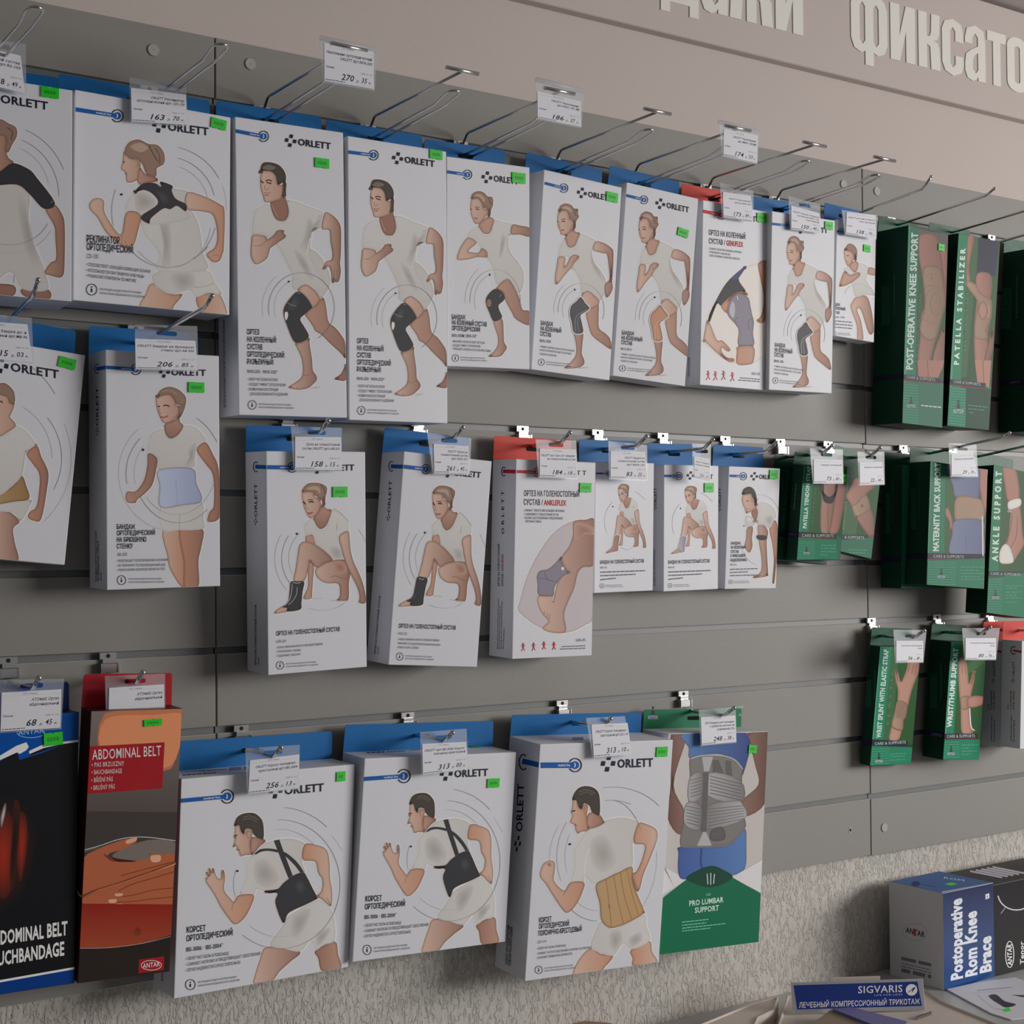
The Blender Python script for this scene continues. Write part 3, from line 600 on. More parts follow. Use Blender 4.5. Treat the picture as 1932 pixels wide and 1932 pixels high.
PT = [
 (.238, ((612, 80), (705, 98), (705.5, 168), (612, 152)), ((606, 69.5), (711, 92.5)), (('Наколенник ортопедический', .04), ('ORLETT арт.RKN-203', .32)), '270', '35', 'price tag 270 high on a cross bar above the first man knee brace box', 1),
 (.238, ((1014, 172), (1095.5, 191.5), (1096.5, 239.5), (1014.5, 223)), ((1013, 148), (1101, 170)), (('ORLETT Наколенник', .32), ('арт.DKN 103 (M)', .45)), '186', '27', 'price tag 186 on a cross bar above the orthopaedic knee bandage box', 1),
 (.238, ((1365.5, 243), (1429.5, 256), (1428.4, 308), (1365, 293)), ((1358.5, 228), (1432.3, 247)), (('ORLETT Наколенник', .28), ('арт.MKN 103(M)', .42)), '174', '53', 'price tag 174 on a cross bar above the beige knee bandage box', 1),
 (.086, ((247, 165.6), (350.7, 178.6), (353, 235.5), (248.4, 229)), ((247, 146), (349, 163)), (('ORLETT Реклинатор', .36), ('ортопедический арт. CD-130', .1)), '163', '70', 'price tag 163 over the posture corrector box with a woman seen from behind', 0),
 (.080, ((1364, 362), (1416.8, 370), (1421, 416.7), (1365, 409)), ((1360, 344), (1420.7, 360)), (('ORLETT Наколенный', .2), ('ортез GKN-103', .4)), '173', '89', 'price tag 173 over the knee box with a red hang tab', 0),
 (.086, ((1492.8, 388), (1546, 402.4), (1548.5, 440), (1492.8, 432)), ((1489.5, 369), (1547, 385.6)), (('ORLETT Бандаж коленный', .06), ('сустав арт.BKN 103', .2), ('эластичный', .5)), '150', '40', 'price tag 150 over the upper row box with a grey knee bandage', 0),
 (.062, ((1597.6, 400), (1652, 406), (1653, 450), (1596, 441)), ((1590, 396), (1656, 406)), (('ORLETT детский коленный', .06), ('эластичный', .4)), '138', '70', 'price tag 138 over the smallest box beside the green boxes', 0),
 (.088, ((-52, 84), (39, 105), (47, 176), (-45, 154)), ((-52, 68), (46.6, 82)), (('плечевой сустав', .2), ('арт.RS-103', .5)), '258', '49', 'price tag cut by the left frame edge over the shoulder brace box', 0),
 (.100, ((255, 639), (368.8, 643), (372.7, 699), (256, 696)), ((258, 612), (370.5, 615)), (('ORLETT Бандаж на брюшную', .03), ('стенку арт.AB-305', .42)), '206', '85', 'price tag 206 over the box with the blue abdominal bandage', 0),
 (.100, ((-56, 604), (51.8, 612), (61, 683), (-48, 674)), ((-56, 588), (58, 599)), (('ORLETT Бандаж до- и', .25), ('послеродовый арт.MB-96', .1)), '215', '03', 'price tag cut by the left frame edge over the pregnancy bandage box', 0),
 (.090, ((556.8, 824), (643.5, 825), (644.8, 887), (556.8, 886)), ((551.6, 804.6), (643.5, 807)), (('Ортез на голеностопный', .24), ('сустав ORLETT арт.LAB-201', .15)), '158', '15', 'price tag 158 over the upright ankle brace box', 0),
 (.092, ((818, 837.5), (884, 842), (885.5, 894), (819.5, 892.6)), ((808, 816), (888, 826.6)), (('ORLETT Ортез на', .4), ('голеностопный сустав', .2), ('арт.HAS-221', .5)), '261', '45', 'price tag 261 over the leaning ankle brace box', 0),
 (.092, ((1018.4, 847), (1086.7, 848), (1089.8, 902), (1018.4, 899)), ((1013, 829), (1086, 831)), (('ORLETT арт.Gam-201 Бандаж', .03), ('на голеностопный сустав', .2)), '184', '18', 'price tag 184 over the ankle box with a red hang tab', 0),
 (.084, ((1152, 851.4), (1217, 852.5), (1221, 905), (1152, 902)), ((1150, 832), (1220, 840)), (('ORLETT Бандаж на', .4), ('голеностопный сустав', .2), ('арт.BAN-101', .45)), '83', '25', 'price tag 83 over the first small crouching woman box', 0),
 (.084, ((1309.5, 861), (1339, 865.7), (1340.5, 908.6), (1310, 901.4)), ((1308, 837), (1340.5, 838)), (('ORLETT Бандаж', .1), ('голеностопный', .05)), '131', '7', 'narrow folded price tag over the second small crouching woman box', 0),
 (.098, ((1535, 866.6), (1589, 867.8), (1591, 911), (1535.6, 910.7)), ((1530, 845.5), (1589.7, 848)), (('Бандаж коленный', .25),), '73', '80', 'price tag 73 over the patella tendon strap bags', 0),
 (.098, ((1621.4, 872), (1664.8, 871.6), (1668.6, 913), (1622.6, 913.8)), ((1619.5, 852), (1668, 852)), (('Бандаж коленный', .2),), '22', '40', 'price tag 22 over the beige knee strap bag', 0),
 (.125, ((1795, 857), (1836, 855), (1844.8, 898), (1795, 898)), ((1791.6, 836), (1842, 838)), (('Бандаж дородовый', .12),), '29', '70', 'price tag over the maternity back support box', 0),
 (.095, ((1691, 1209), (1741.8, 1209), (1741.8, 1249), (1691, 1249)), ((1687.6, 1188), (1747.8, 1189)), (('Лучезапястный бандаж', .18), ('ремень', .8)), '36', '8', 'price tag 36 over the wrist splint box', 0),
 (.095, ((1821.6, 1203.9), (1879, 1203.9), (1879, 1244), (1821.6, 1244)), ((1817, 1185), (1886, 1185)), (('Лучезапястный бандаж', .15), ('палец', .8)), '80', '76', 'price tag over the wrist and thumb support box', 0),
 (.088, ((3, 1306.6), (116, 1300.4), (113.9, 1373), (1, 1380)), ((0, 1283), (119, 1280.7)), (('АТО4602 Ортез', .5), ('абдоминальный', .47)), '68', '45', 'price tag 68 45 over the black and blue belt box', 0),
 (.092, ((206, 1298), (309.5, 1291), (310.5, 1358), (204, 1367.7)), ((200.8, 1275.6), (309.5, 1271)), (('АТО4602 Ортез', .5), ('абдоминальный', .47)), '68', '70', 'price tag 68 70 over the red belt box', 0),
 (.094, ((471.8, 1434.6), (565, 1423), (563, 1487), (468.7, 1497.7)), ((465.6, 1411.8), (564, 1405.6)), (('ORLETT Корсет пояснично -', .12), ('крестцовый арт.IBS-2004', .18)), '256', '13', 'price tag 256 over the first corset box of the bottom row', 0),
 (.094, ((796.6, 1403.5), (879.4, 1399.6), (883, 1450), (797.9, 1461.7)), ((795, 1381.5), (879, 1375)), (('ORLETT арт.IBS-3006 Корсет', .05), ('пояснично-крестцовый', .25)), '313', '00', 'price tag 313 00 over the second corset box of the bottom row', 0),
 (.108, ((1115.8, 1367), (1184, 1363.9), (1192, 1422.9), (1120.5, 1429)), ((1108, 1354.5), (1178, 1351.4)), (('ORLETT Корсет пояснично -', .1), ('крестцовый арт.LSS-114', .22)), '313', '10', 'tilted price tag over the box of the man with the beige corset', 0),
 (.090, ((1322.4, 1353), (1387.6, 1349.9), (1389, 1399.6), (1323.9, 1405.8)), ((1320.8, 1339), (1387.6, 1334.3)), (('2307 Бандаж для поясницы', .1), ('с ребрами жесткости', .25), ('усиленный (XL)', .45)), '248', '38', 'price tag 248 over the green and white lumbar support box', 0)]
for d, card, top, lines, rub, kop, lb, bar in PT:
    cn = 'Германия'
    if rub == '68': cn = 'Польша'
    if rub in ('73', '22', '29', '36', '80', '248'): cn = ''
    price_tag(d, card, top, lines, rub, kop, lb, cn, bool(bar))
# ------------------------------------------------------------------ shared print elements
def icon(a, p, u, v, col='tx'):
    """four slanted squares; p top-left, u right vector, v down vector (crop px)"""
    q = lambda x, y: (p[0]+u[0]*x+v[0]*y, p[1]+u[1]*x+v[1]*y)
    for x, y in ((.40, 0), (.0, .34), (.70, .36), (.28, .70)):
        a.poly([q(x+.07, y), q(x+.34, y+.02), q(x+.27, y+.30), q(x, y+.28)], col, False)
def logo(a, x0, y0, x1, y1, h, name='ORLETT', gap=1.35):
    """icon box of height ~2h left of the word; word from (x0,y0) to (x1,y1) baseline"""
    a.sect('logo_lettering'); a.text(name, (x0, y0), (x1, y1), h, 'tx', .024); sl = (y1-y0)/(x1-x0); w = h*1.75
    icon(a, (x0-w-h*.3, y0-h*1.55-sl*w), (w, w*sl), (0, h*2.0)); a.sect(None)
def stripe(a, x0, y0, x1, y1, w, r, col='bl', ends=1):
    a.sect('stripe_print'); a.stroke([(x0, y0), (x1, y1)], w/a.o[2], col); L = x1-x0; f = lambda t: (x0+L*t, y0+(y1-y0)*t+w*.22)
    a.text('medical line', f(.5), f(.85), w*.5, 'wh', .01)
    a.ell((x1, y1), r*.62, r*.62, 0, col, fill=True); a.ell((x1, y1), r, r*1.05, r*.16/a.o[2], 'tx', -150, 150)
    a.stroke([(x1-r*.1, y1-r*.35), (x1+r*.05, y1), (x1-r*.15, y1+r*.35)], r*.16/a.o[2], 'wh')
    if ends == 2: a.ell((x0, y0), r*.5, r*.6, 0, col, fill=True); a.ell((x0, y0), r*.8, r*1.05, r*.16/a.o[2], 'tx', 60, 300)
    a.sect(None)
def info(a, x, y, r, x1, sl, l2=None):
    a.sect('info_print'); a.ell((x, y), r, r*1.06, r*.13/a.o[2], 'tx', n=28)
    a.stroke([(x, y-r*.2), (x, y+r*.5)], r*.24/a.o[2], 'tx'); a.stroke([(x, y-r*.6), (x, y-r*.38)], r*.26/a.o[2], 'tx')
    xs = x+r*1.6; a.text('ИНСТРУКЦИЯ НАХОДИТСЯ ВНУТРИ УПАКОВКИ', (xs, y-r*.05+sl*(xs-x)), (x1, y-r*.05+sl*(x1-x)), r*.38, 'txg', .01)
    x2 = l2 or x1+r*.6; a.text('НАЗНАЧЕНИЕ МЕДИЦИНСКОГО ИЗДЕЛИЯ', (xs, y+r*.68+sl*(xs-x)), (x2, y+r*.68+sl*(x2-x)), r*.38, 'txg', .01); a.sect(None)
def lines(a, L, h, col='tx', bold=.018):
    if bold == .018 and col == 'txg': bold = .012
    a.sect('small_print' if col == 'txg' else 'heading_lettering')
    for t, x0, y0, x1, y1 in L: a.text(t, (x0, y0), (x1, y1), h, col, bold)
    a.sect(None)
def vtext(a, t, x, yb, yt, w, col='tx', bold=.02, dx=0):
    a.sect('logo_lettering' if t[0] == 'O' else None); a.text(t, (x, yb), (x+dx, yt), w, col, bold, up=(-1, 0)); a.sect(None)
def remap(tr, s, d):
    def f(p, h): return tr((d[0]+(p[0]-s[0])*(d[2]-d[0])/(s[2]-s[0]), d[1]+(p[1]-s[1])*(d[3]-d[1])/(s[3]-s[1])), h)
    return f

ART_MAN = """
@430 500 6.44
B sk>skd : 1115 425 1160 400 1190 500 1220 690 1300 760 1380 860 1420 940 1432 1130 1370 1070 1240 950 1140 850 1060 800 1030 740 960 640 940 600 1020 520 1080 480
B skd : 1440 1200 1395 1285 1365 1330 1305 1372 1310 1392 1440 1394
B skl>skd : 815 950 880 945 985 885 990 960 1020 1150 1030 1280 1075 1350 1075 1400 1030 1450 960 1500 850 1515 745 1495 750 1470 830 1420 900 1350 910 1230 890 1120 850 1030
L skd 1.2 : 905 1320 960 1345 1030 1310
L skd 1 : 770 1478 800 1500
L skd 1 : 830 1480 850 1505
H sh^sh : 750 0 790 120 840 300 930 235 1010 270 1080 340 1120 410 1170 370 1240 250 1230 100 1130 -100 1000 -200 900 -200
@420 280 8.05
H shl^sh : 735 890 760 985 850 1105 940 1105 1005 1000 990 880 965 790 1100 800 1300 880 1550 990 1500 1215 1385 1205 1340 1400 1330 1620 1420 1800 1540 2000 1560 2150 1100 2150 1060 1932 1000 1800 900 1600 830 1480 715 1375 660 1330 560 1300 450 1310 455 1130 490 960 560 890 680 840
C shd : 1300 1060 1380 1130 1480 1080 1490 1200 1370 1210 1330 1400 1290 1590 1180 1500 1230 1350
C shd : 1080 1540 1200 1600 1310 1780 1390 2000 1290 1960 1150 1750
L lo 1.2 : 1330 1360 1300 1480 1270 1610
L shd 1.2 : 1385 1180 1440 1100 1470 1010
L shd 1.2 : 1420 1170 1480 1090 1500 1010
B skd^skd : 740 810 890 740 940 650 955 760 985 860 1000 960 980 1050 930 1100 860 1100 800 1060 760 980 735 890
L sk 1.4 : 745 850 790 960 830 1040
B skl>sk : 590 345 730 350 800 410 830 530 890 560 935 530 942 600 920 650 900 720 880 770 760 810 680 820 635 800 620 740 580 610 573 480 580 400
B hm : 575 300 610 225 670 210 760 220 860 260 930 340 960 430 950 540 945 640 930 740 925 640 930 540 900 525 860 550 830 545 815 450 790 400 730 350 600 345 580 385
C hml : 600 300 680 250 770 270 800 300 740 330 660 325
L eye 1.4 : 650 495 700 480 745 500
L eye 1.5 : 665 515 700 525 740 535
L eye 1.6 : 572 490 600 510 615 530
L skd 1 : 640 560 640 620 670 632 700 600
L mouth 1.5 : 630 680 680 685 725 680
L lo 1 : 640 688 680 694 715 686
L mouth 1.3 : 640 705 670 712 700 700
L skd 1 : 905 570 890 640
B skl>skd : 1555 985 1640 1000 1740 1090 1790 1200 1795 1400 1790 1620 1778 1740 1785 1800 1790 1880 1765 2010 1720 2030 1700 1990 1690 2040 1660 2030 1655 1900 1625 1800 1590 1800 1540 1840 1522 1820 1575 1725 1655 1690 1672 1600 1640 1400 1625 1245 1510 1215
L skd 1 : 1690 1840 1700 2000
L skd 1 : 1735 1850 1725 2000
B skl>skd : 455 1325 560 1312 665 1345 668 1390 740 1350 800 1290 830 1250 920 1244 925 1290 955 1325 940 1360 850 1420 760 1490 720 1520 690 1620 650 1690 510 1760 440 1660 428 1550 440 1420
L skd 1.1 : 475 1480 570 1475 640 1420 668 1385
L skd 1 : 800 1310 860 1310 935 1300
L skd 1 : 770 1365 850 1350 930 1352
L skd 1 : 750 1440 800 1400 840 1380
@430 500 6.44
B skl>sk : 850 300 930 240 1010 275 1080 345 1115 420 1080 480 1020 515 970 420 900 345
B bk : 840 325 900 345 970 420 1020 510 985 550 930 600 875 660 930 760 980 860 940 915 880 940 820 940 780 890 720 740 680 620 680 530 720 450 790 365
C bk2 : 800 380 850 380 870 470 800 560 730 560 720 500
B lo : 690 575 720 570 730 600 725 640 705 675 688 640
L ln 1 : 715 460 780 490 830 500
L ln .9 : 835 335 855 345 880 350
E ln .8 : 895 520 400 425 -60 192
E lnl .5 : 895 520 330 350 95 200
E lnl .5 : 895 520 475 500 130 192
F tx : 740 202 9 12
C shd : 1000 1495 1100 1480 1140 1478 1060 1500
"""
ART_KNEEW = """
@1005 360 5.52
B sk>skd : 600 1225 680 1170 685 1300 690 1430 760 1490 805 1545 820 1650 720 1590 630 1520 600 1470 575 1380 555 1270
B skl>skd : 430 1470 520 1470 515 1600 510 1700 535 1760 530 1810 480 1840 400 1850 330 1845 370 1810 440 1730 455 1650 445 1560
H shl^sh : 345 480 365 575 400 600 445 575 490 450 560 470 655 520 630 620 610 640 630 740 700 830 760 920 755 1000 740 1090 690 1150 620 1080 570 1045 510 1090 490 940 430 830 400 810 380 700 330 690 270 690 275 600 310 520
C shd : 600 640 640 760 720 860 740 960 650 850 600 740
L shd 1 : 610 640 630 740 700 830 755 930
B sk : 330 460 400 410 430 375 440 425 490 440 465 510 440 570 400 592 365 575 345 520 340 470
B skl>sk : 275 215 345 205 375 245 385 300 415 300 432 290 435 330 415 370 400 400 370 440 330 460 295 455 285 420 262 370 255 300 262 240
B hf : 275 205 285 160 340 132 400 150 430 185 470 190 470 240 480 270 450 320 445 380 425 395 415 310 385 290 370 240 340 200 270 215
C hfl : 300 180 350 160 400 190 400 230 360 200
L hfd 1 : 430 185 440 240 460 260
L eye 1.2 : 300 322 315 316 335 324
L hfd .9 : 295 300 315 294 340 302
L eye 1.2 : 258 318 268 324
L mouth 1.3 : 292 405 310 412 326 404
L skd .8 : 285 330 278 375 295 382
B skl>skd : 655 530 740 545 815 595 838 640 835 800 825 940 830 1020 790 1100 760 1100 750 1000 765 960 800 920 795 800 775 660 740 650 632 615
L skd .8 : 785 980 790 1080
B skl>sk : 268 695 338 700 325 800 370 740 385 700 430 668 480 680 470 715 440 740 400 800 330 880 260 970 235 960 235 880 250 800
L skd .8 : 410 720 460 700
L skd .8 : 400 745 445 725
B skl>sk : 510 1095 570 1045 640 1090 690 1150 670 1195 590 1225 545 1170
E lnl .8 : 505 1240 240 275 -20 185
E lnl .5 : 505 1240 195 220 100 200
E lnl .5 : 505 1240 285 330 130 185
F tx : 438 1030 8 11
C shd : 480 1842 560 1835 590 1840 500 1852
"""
ART_KNEEBR = """
@1005 360 5.52
B BR : 500 1110 545 1170 590 1225 540 1265 495 1300 510 1380 520 1475 430 1478 405 1370 385 1280 400 1200 450 1155
L BL 1 : 590 1228 520 1262 460 1300 440 1360 445 1470
L BL .8 : 490 1310 465 1350 480 1470
"""
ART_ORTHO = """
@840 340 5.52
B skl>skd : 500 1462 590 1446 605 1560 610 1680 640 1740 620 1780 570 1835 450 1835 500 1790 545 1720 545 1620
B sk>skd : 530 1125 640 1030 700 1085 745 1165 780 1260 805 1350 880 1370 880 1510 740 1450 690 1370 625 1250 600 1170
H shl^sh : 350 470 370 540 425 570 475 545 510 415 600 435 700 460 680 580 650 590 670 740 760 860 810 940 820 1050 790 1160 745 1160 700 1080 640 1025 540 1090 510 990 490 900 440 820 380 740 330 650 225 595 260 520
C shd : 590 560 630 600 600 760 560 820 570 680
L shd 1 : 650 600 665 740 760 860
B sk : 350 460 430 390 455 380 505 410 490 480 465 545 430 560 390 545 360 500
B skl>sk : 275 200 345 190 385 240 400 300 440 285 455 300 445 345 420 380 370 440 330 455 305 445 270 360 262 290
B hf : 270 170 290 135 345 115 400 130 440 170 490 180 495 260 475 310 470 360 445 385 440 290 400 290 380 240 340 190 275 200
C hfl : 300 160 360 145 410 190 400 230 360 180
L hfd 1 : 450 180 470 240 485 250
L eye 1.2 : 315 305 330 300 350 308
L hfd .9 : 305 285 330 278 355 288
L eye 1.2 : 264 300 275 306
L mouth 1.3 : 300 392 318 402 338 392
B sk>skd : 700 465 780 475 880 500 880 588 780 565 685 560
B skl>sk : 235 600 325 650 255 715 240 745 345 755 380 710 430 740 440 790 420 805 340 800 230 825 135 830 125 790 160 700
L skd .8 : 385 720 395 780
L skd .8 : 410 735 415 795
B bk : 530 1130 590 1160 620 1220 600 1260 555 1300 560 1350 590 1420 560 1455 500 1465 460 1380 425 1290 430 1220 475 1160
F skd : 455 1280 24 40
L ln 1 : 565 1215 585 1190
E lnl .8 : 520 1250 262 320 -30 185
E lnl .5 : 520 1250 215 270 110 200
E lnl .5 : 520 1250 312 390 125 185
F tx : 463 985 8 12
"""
ART_CROUCH = """
@500 890 6.66
B sk : 555 1120 610 1180 600 1350 590 1500 580 1590 490 1600 490 1560 540 1440 540 1250
B sk : 515 805 595 795 625 910 520 890
H shl^sh : 620 580 650 690 700 725 770 695 835 485 900 490 990 560 1040 640 1045 740 935 810 945 900 990 1000 1000 1110 850 1115 800 1040 720 970 640 920 620 860 590 790 510 800 490 700 520 620
C shd : 800 960 900 930 980 1000 990 1100 860 1105
B sk^skd : 610 580 690 470 720 400 745 440 780 470 835 480 800 600 755 690 700 718 660 690 620 620
B skl>sk : 470 265 600 255 620 310 680 350 700 400 690 460 650 530 600 575 565 580 530 540 490 450 475 380
B hf : 465 260 480 205 540 150 620 140 700 150 770 190 775 250 755 330 750 430 715 370 735 330 690 360 650 310 615 290 600 255 540 250
C hfl : 520 210 600 180 680 200 690 280 640 230 560 230
L hfd 1.2 : 700 160 740 220 750 280
L eye 1.8 : 550 385 575 375 610 382
L hfd 1.2 : 535 360 570 350 600 355
L eye 1.8 : 478 372 495 395 505 410
L skd 1 : 515 400 520 460 545 470
L mouth 2 : 535 515 565 525 600 508
B skl>skd : 650 1210 760 1145 860 1115 1000 1110 1050 1170 1070 1270 1050 1400 1050 1560 1025 1620 900 1620 940 1560 925 1410 780 1400 680 1350 635 1270
C skd : 860 1140 960 1130 1020 1200 1010 1270 900 1270
L sko 1 : 820 1330 880 1310 970 1340 1040 1350
B skl>skd : 365 1370 385 1230 410 1060 430 930 480 880 560 885 650 930 760 1010 845 1110 740 1150 650 1205 560 1110 545 1200 490 1370
B skl>skd : 935 812 1040 745 1060 850 1075 1000 1110 1130 1180 1280 1240 1450 1262 1640 1180 1640 1190 1570 1160 1450 1070 1270 1010 1130 960 960
L lnl .7 : 910 650 900 740
"""
ART_CRARC = """
@500 890 6.66
E lnl .9 : 700 1090 488 500 145 218
E lnl .6 : 700 1090 400 420 130 208
E lnl .6 : 700 1090 575 590 150 222
E lnl .8 : 690 1060 490 640 42 70
E lnl .6 : 700 1090 600 600 15 38
F tx : 400 780 12 14
L lnl .6 : 540 1715 700 1740 900 1710 1010 1640
L lnl .9 : 480 1590 720 1590
L lnl .9 : 830 1615 1040 1625
"""
ART_CORA = """
@300 1532 4.83
B skl>skd : 960 1240 1080 1230 1285 1275 1200 1360 1100 1450 1020 1545 865 1570 875 1480 920 1340
B skd>sk : 1425 1265 1600 1180 1630 1300 1655 1430 1490 1455 1450 1330
H sh>shl : 1440 800 1490 810 1560 870 1600 1000 1600 1170 1500 1210 1425 1260 1380 1170 1290 1270 1150 1250 1010 1210 1100 1070 1140 1010 1180 950 1320 860
C shd : 1230 930 1380 880 1340 1040 1250 1150 1190 1080
C shd : 1440 1100 1560 1060 1500 1180 1430 1220
H shl>sh : 850 390 880 370 960 290 1040 260 1200 240 1330 290 1305 380 1310 480 1330 560 1200 590 1180 610 1110 680 960 720 890 700 860 755 735 750 760 680 800 560 790 470 830 410
C shd : 880 450 970 430 1060 520 1090 620 1000 690 890 650 860 540
B sk>skd : 835 375 840 240 880 230 950 245 968 270 920 310 870 370 850 390
B skl>sk : 695 125 730 125 745 175 775 200 800 160 850 180 840 230 830 290 835 380 790 390 745 402 730 370 715 330 700 310 672 318 690 250 678 225 690 190
B hm : 685 110 710 50 770 15 860 10 920 50 948 110 950 240 900 235 860 200 840 160 790 155 770 200 745 170 730 120 690 130
L hml 1.3 : 770 50 830 35 900 70
L hml 1 : 760 70 830 60 890 90
L sko .8 : 810 175 800 210 815 240
L eye 1.6 : 685 222 705 212 712 215
L eye 1.2 : 690 235 705 235
L mouth 1.3 : 708 335 720 345 735 342
B skl>skw : 735 757 860 757 835 860 780 960 710 1020 660 1000 560 860 520 780 470 700 430 640 425 600 445 590 430 545 450 560 460 580 455 510 480 550 490 510 520 580 545 610 565 600 570 535 590 535 600 600 590 680 600 730 650 790 680 820 700 790
L skd 1 : 665 900 670 850 690 810
B skw>skl : 1330 295 1430 300 1520 340 1550 440 1555 600 1575 720 1570 850 1540 840 1480 790 1430 770 1480 720 1490 620 1450 550 1425 450 1310 430
L sko .8 : 1530 780 1550 830
P bk : 1045 260 1095 250 1130 350 1180 480 1225 600 1180 605 1130 480 1080 350
C bk : 870 380 920 340 1000 332 1080 345 1090 368 1000 354 930 362 885 385
C bk : 1100 350 1170 380 1260 460 1325 560 1295 560 1240 490 1160 410 1110 380
B bk : 1220 580 1310 550 1350 600 1400 700 1440 780 1420 800 1320 850 1230 890 1170 930 1130 1010 1060 830 1080 740 1000 740 960 720 1080 700 1130 650 1180 610
C bk2 : 1250 620 1310 620 1340 700 1290 760 1230 700
E ln .8 : 1100 657 550 587 -128 92
E ln .8 : 1100 657 640 700 48 86
E lnl .6 : 1100 657 450 500 38 95
E lnl .6 : 1100 657 440 480 -128 -72
E lnl .5 : 1100 657 640 660 28 42
E lnl .8 : 1120 657 440 400 162 196
F tx : 713 537 12 9
"""
ART_CORC = """
@1000 1460 4.83
B skl>skw : 550 1590 640 1640 755 1660 680 1760 630 1812 395 1850 440 1700
B skw>skl : 920 1605 1085 1525 1110 1620 1155 1725 945 1755 935 1680
H sh>shl : 650 1340 730 1410 800 1400 1035 1285 1060 1380 1090 1520 920 1600 850 1545 760 1655 640 1630 550 1580 590 1440
C shd : 730 1440 820 1420 840 1520 780 1620 720 1560
C shd : 900 1500 1000 1440 1020 1520 920 1580
H shl>sh : 530 505 660 455 680 425 800 400 900 405 990 450 950 560 935 640 930 850 820 880 600 1010 500 930 485 990 370 985 400 850 400 700 470 580
C shd : 560 600 680 560 760 680 780 820 660 900 560 800
L lo 1.2 : 540 680 505 780 495 920
B sk>skd : 520 510 520 390 560 350 630 370 665 420 670 450 590 490 530 500
B skl>skw : 390 245 425 240 440 300 470 320 490 280 525 290 520 340 515 400 525 510 470 525 435 545 415 510 405 465 365 440 385 380 370 350 385 300
B hm : 385 240 400 180 450 125 520 112 590 135 630 200 632 370 580 360 560 340 540 290 490 270 470 320 440 300 420 240
L hml 1.3 : 440 165 520 145 590 180
L hml 1 : 450 190 520 165 570 195
L sko .8 : 500 300 490 340 500 370
L eye 1.6 : 380 345 400 335 410 340
L mouth 1.3 : 400 455 412 468 425 465
B skl>skw : 370 990 490 990 470 1090 420 1190 350 1262 300 1240 210 1110 150 1010 95 940 95 880 130 810 195 790 225 820 220 900 215 970 270 1040 320 1060
C skd : 150 815 185 810 195 840 170 845
L skd 1 : 305 1110 320 1070
B skw>skl : 985 455 1060 460 1140 500 1160 560 1140 650 1080 800 1030 920 1000 1040 975 1070 945 1000 930 910 970 890 1020 780 1045 650 945 625
L sko .8 : 950 960 975 1040
B tan>be : 600 1015 700 950 820 890 928 850 930 960 960 1060 1035 1240 1030 1275 900 1350 790 1395 720 1400 650 1330 635 1180
L bed 1.4 : 690 965 720 1180 740 1395
L bed 1.4 : 760 925 800 1150 850 1370
L bed 1.4 : 820 895 860 1120 930 1335
L bed 1.2 : 880 870 930 1100 990 1290
L mouth 1.4 : 716 1190 722 1225
E ln .8 : 740 640 420 400 65 98
E ln .8 : 760 640 560 520 42 100
E ln .8 : 740 780 310 540 30 95
E lnl .7 : 640 760 395 500 140 205
E lnl .5 : 640 760 460 500 145 190
E lnl .5 : 640 760 320 420 150 200
E ln .8 : 620 1020 330 320 -140 -92
E lnl .6 : 620 1020 250 225 -140 -92
E lnl .5 : 700 760 455 640 -45 5
F tx : 362 640 12 9
"""
ART_BELLY = """
@0 800 3.864
B skl>skw : 1185 780 1308 778 1325 900 1345 1000 1345 1195 1325 1195 1240 1060 1220 960
B skw>skd : 1310 778 1475 765 1465 900 1445 1000 1445 1192 1345 1192 1340 1000
H shl>sh : 1170 605 1330 592 1470 568 1485 700 1480 765 1310 775 1180 775
L shd 1 : 1312 660 1308 700 1310 775
H shl^sh : 1200 35 1215 85 1245 105 1290 80 1335 15 1420 20 1480 80 1500 125 1435 185 1420 260 1400 320 1160 335 1145 240 1080 205 1090 100 1130 50
C shd : 1370 200 1420 130 1430 190 1400 300 1340 320 1380 250
B bbl>bbd : 1160 335 1400 325 1430 430 1470 560 1330 590 1170 605 1165 450
L bbd 1 : 1280 410 1290 500 1288 580 1270 598
B sk>skd : 1080 215 1140 245 1140 310 1110 440 1050 510 1000 550 985 575 925 565 925 495 990 490 1050 410 1075 300
L skd .8 : 940 520 990 515
L skd .8 : 940 540 990 535
B skw>skd : 1435 190 1498 135 1550 220 1592 330 1600 600 1590 695 1515 710 1530 640 1560 590 1555 380 1500 290
@0 400 3.864
B sk^skd : 1205 1545 1270 1520 1305 1480 1310 1530 1335 1560 1300 1620 1250 1650 1215 1630 1200 1580
B skl>sk : 1145 1350 1230 1330 1270 1370 1285 1410 1310 1415 1300 1470 1260 1520 1210 1540 1180 1520 1150 1450 1140 1400
B hf : 1140 1350 1170 1300 1230 1275 1290 1290 1330 1320 1355 1360 1345 1430 1310 1500 1300 1440 1320 1410 1285 1400 1270 1360 1230 1330 1150 1350
L hfl 1 : 1180 1310 1240 1300 1290 1330
L eye 1.5 : 1190 1415 1210 1408 1235 1418
L eye 1.5 : 1148 1415 1165 1420
L skd 1 : 1165 1430 1160 1460 1175 1468
L mouth 1.5 : 1170 1492 1195 1498 1225 1485
@0 800 3.864
E ln .8 : 1270 360 350 360 135 192
E lnl .5 : 1270 360 405 420 130 262
E lnl .5 : 1270 360 290 310 140 195
E ln .8 : 1300 300 330 420 -150 -50
E lnl .6 : 1290 300 290 360 -140 -20
E ln .8 : 1280 430 370 520 35 65
F tx : 1043 188 9 9
"""
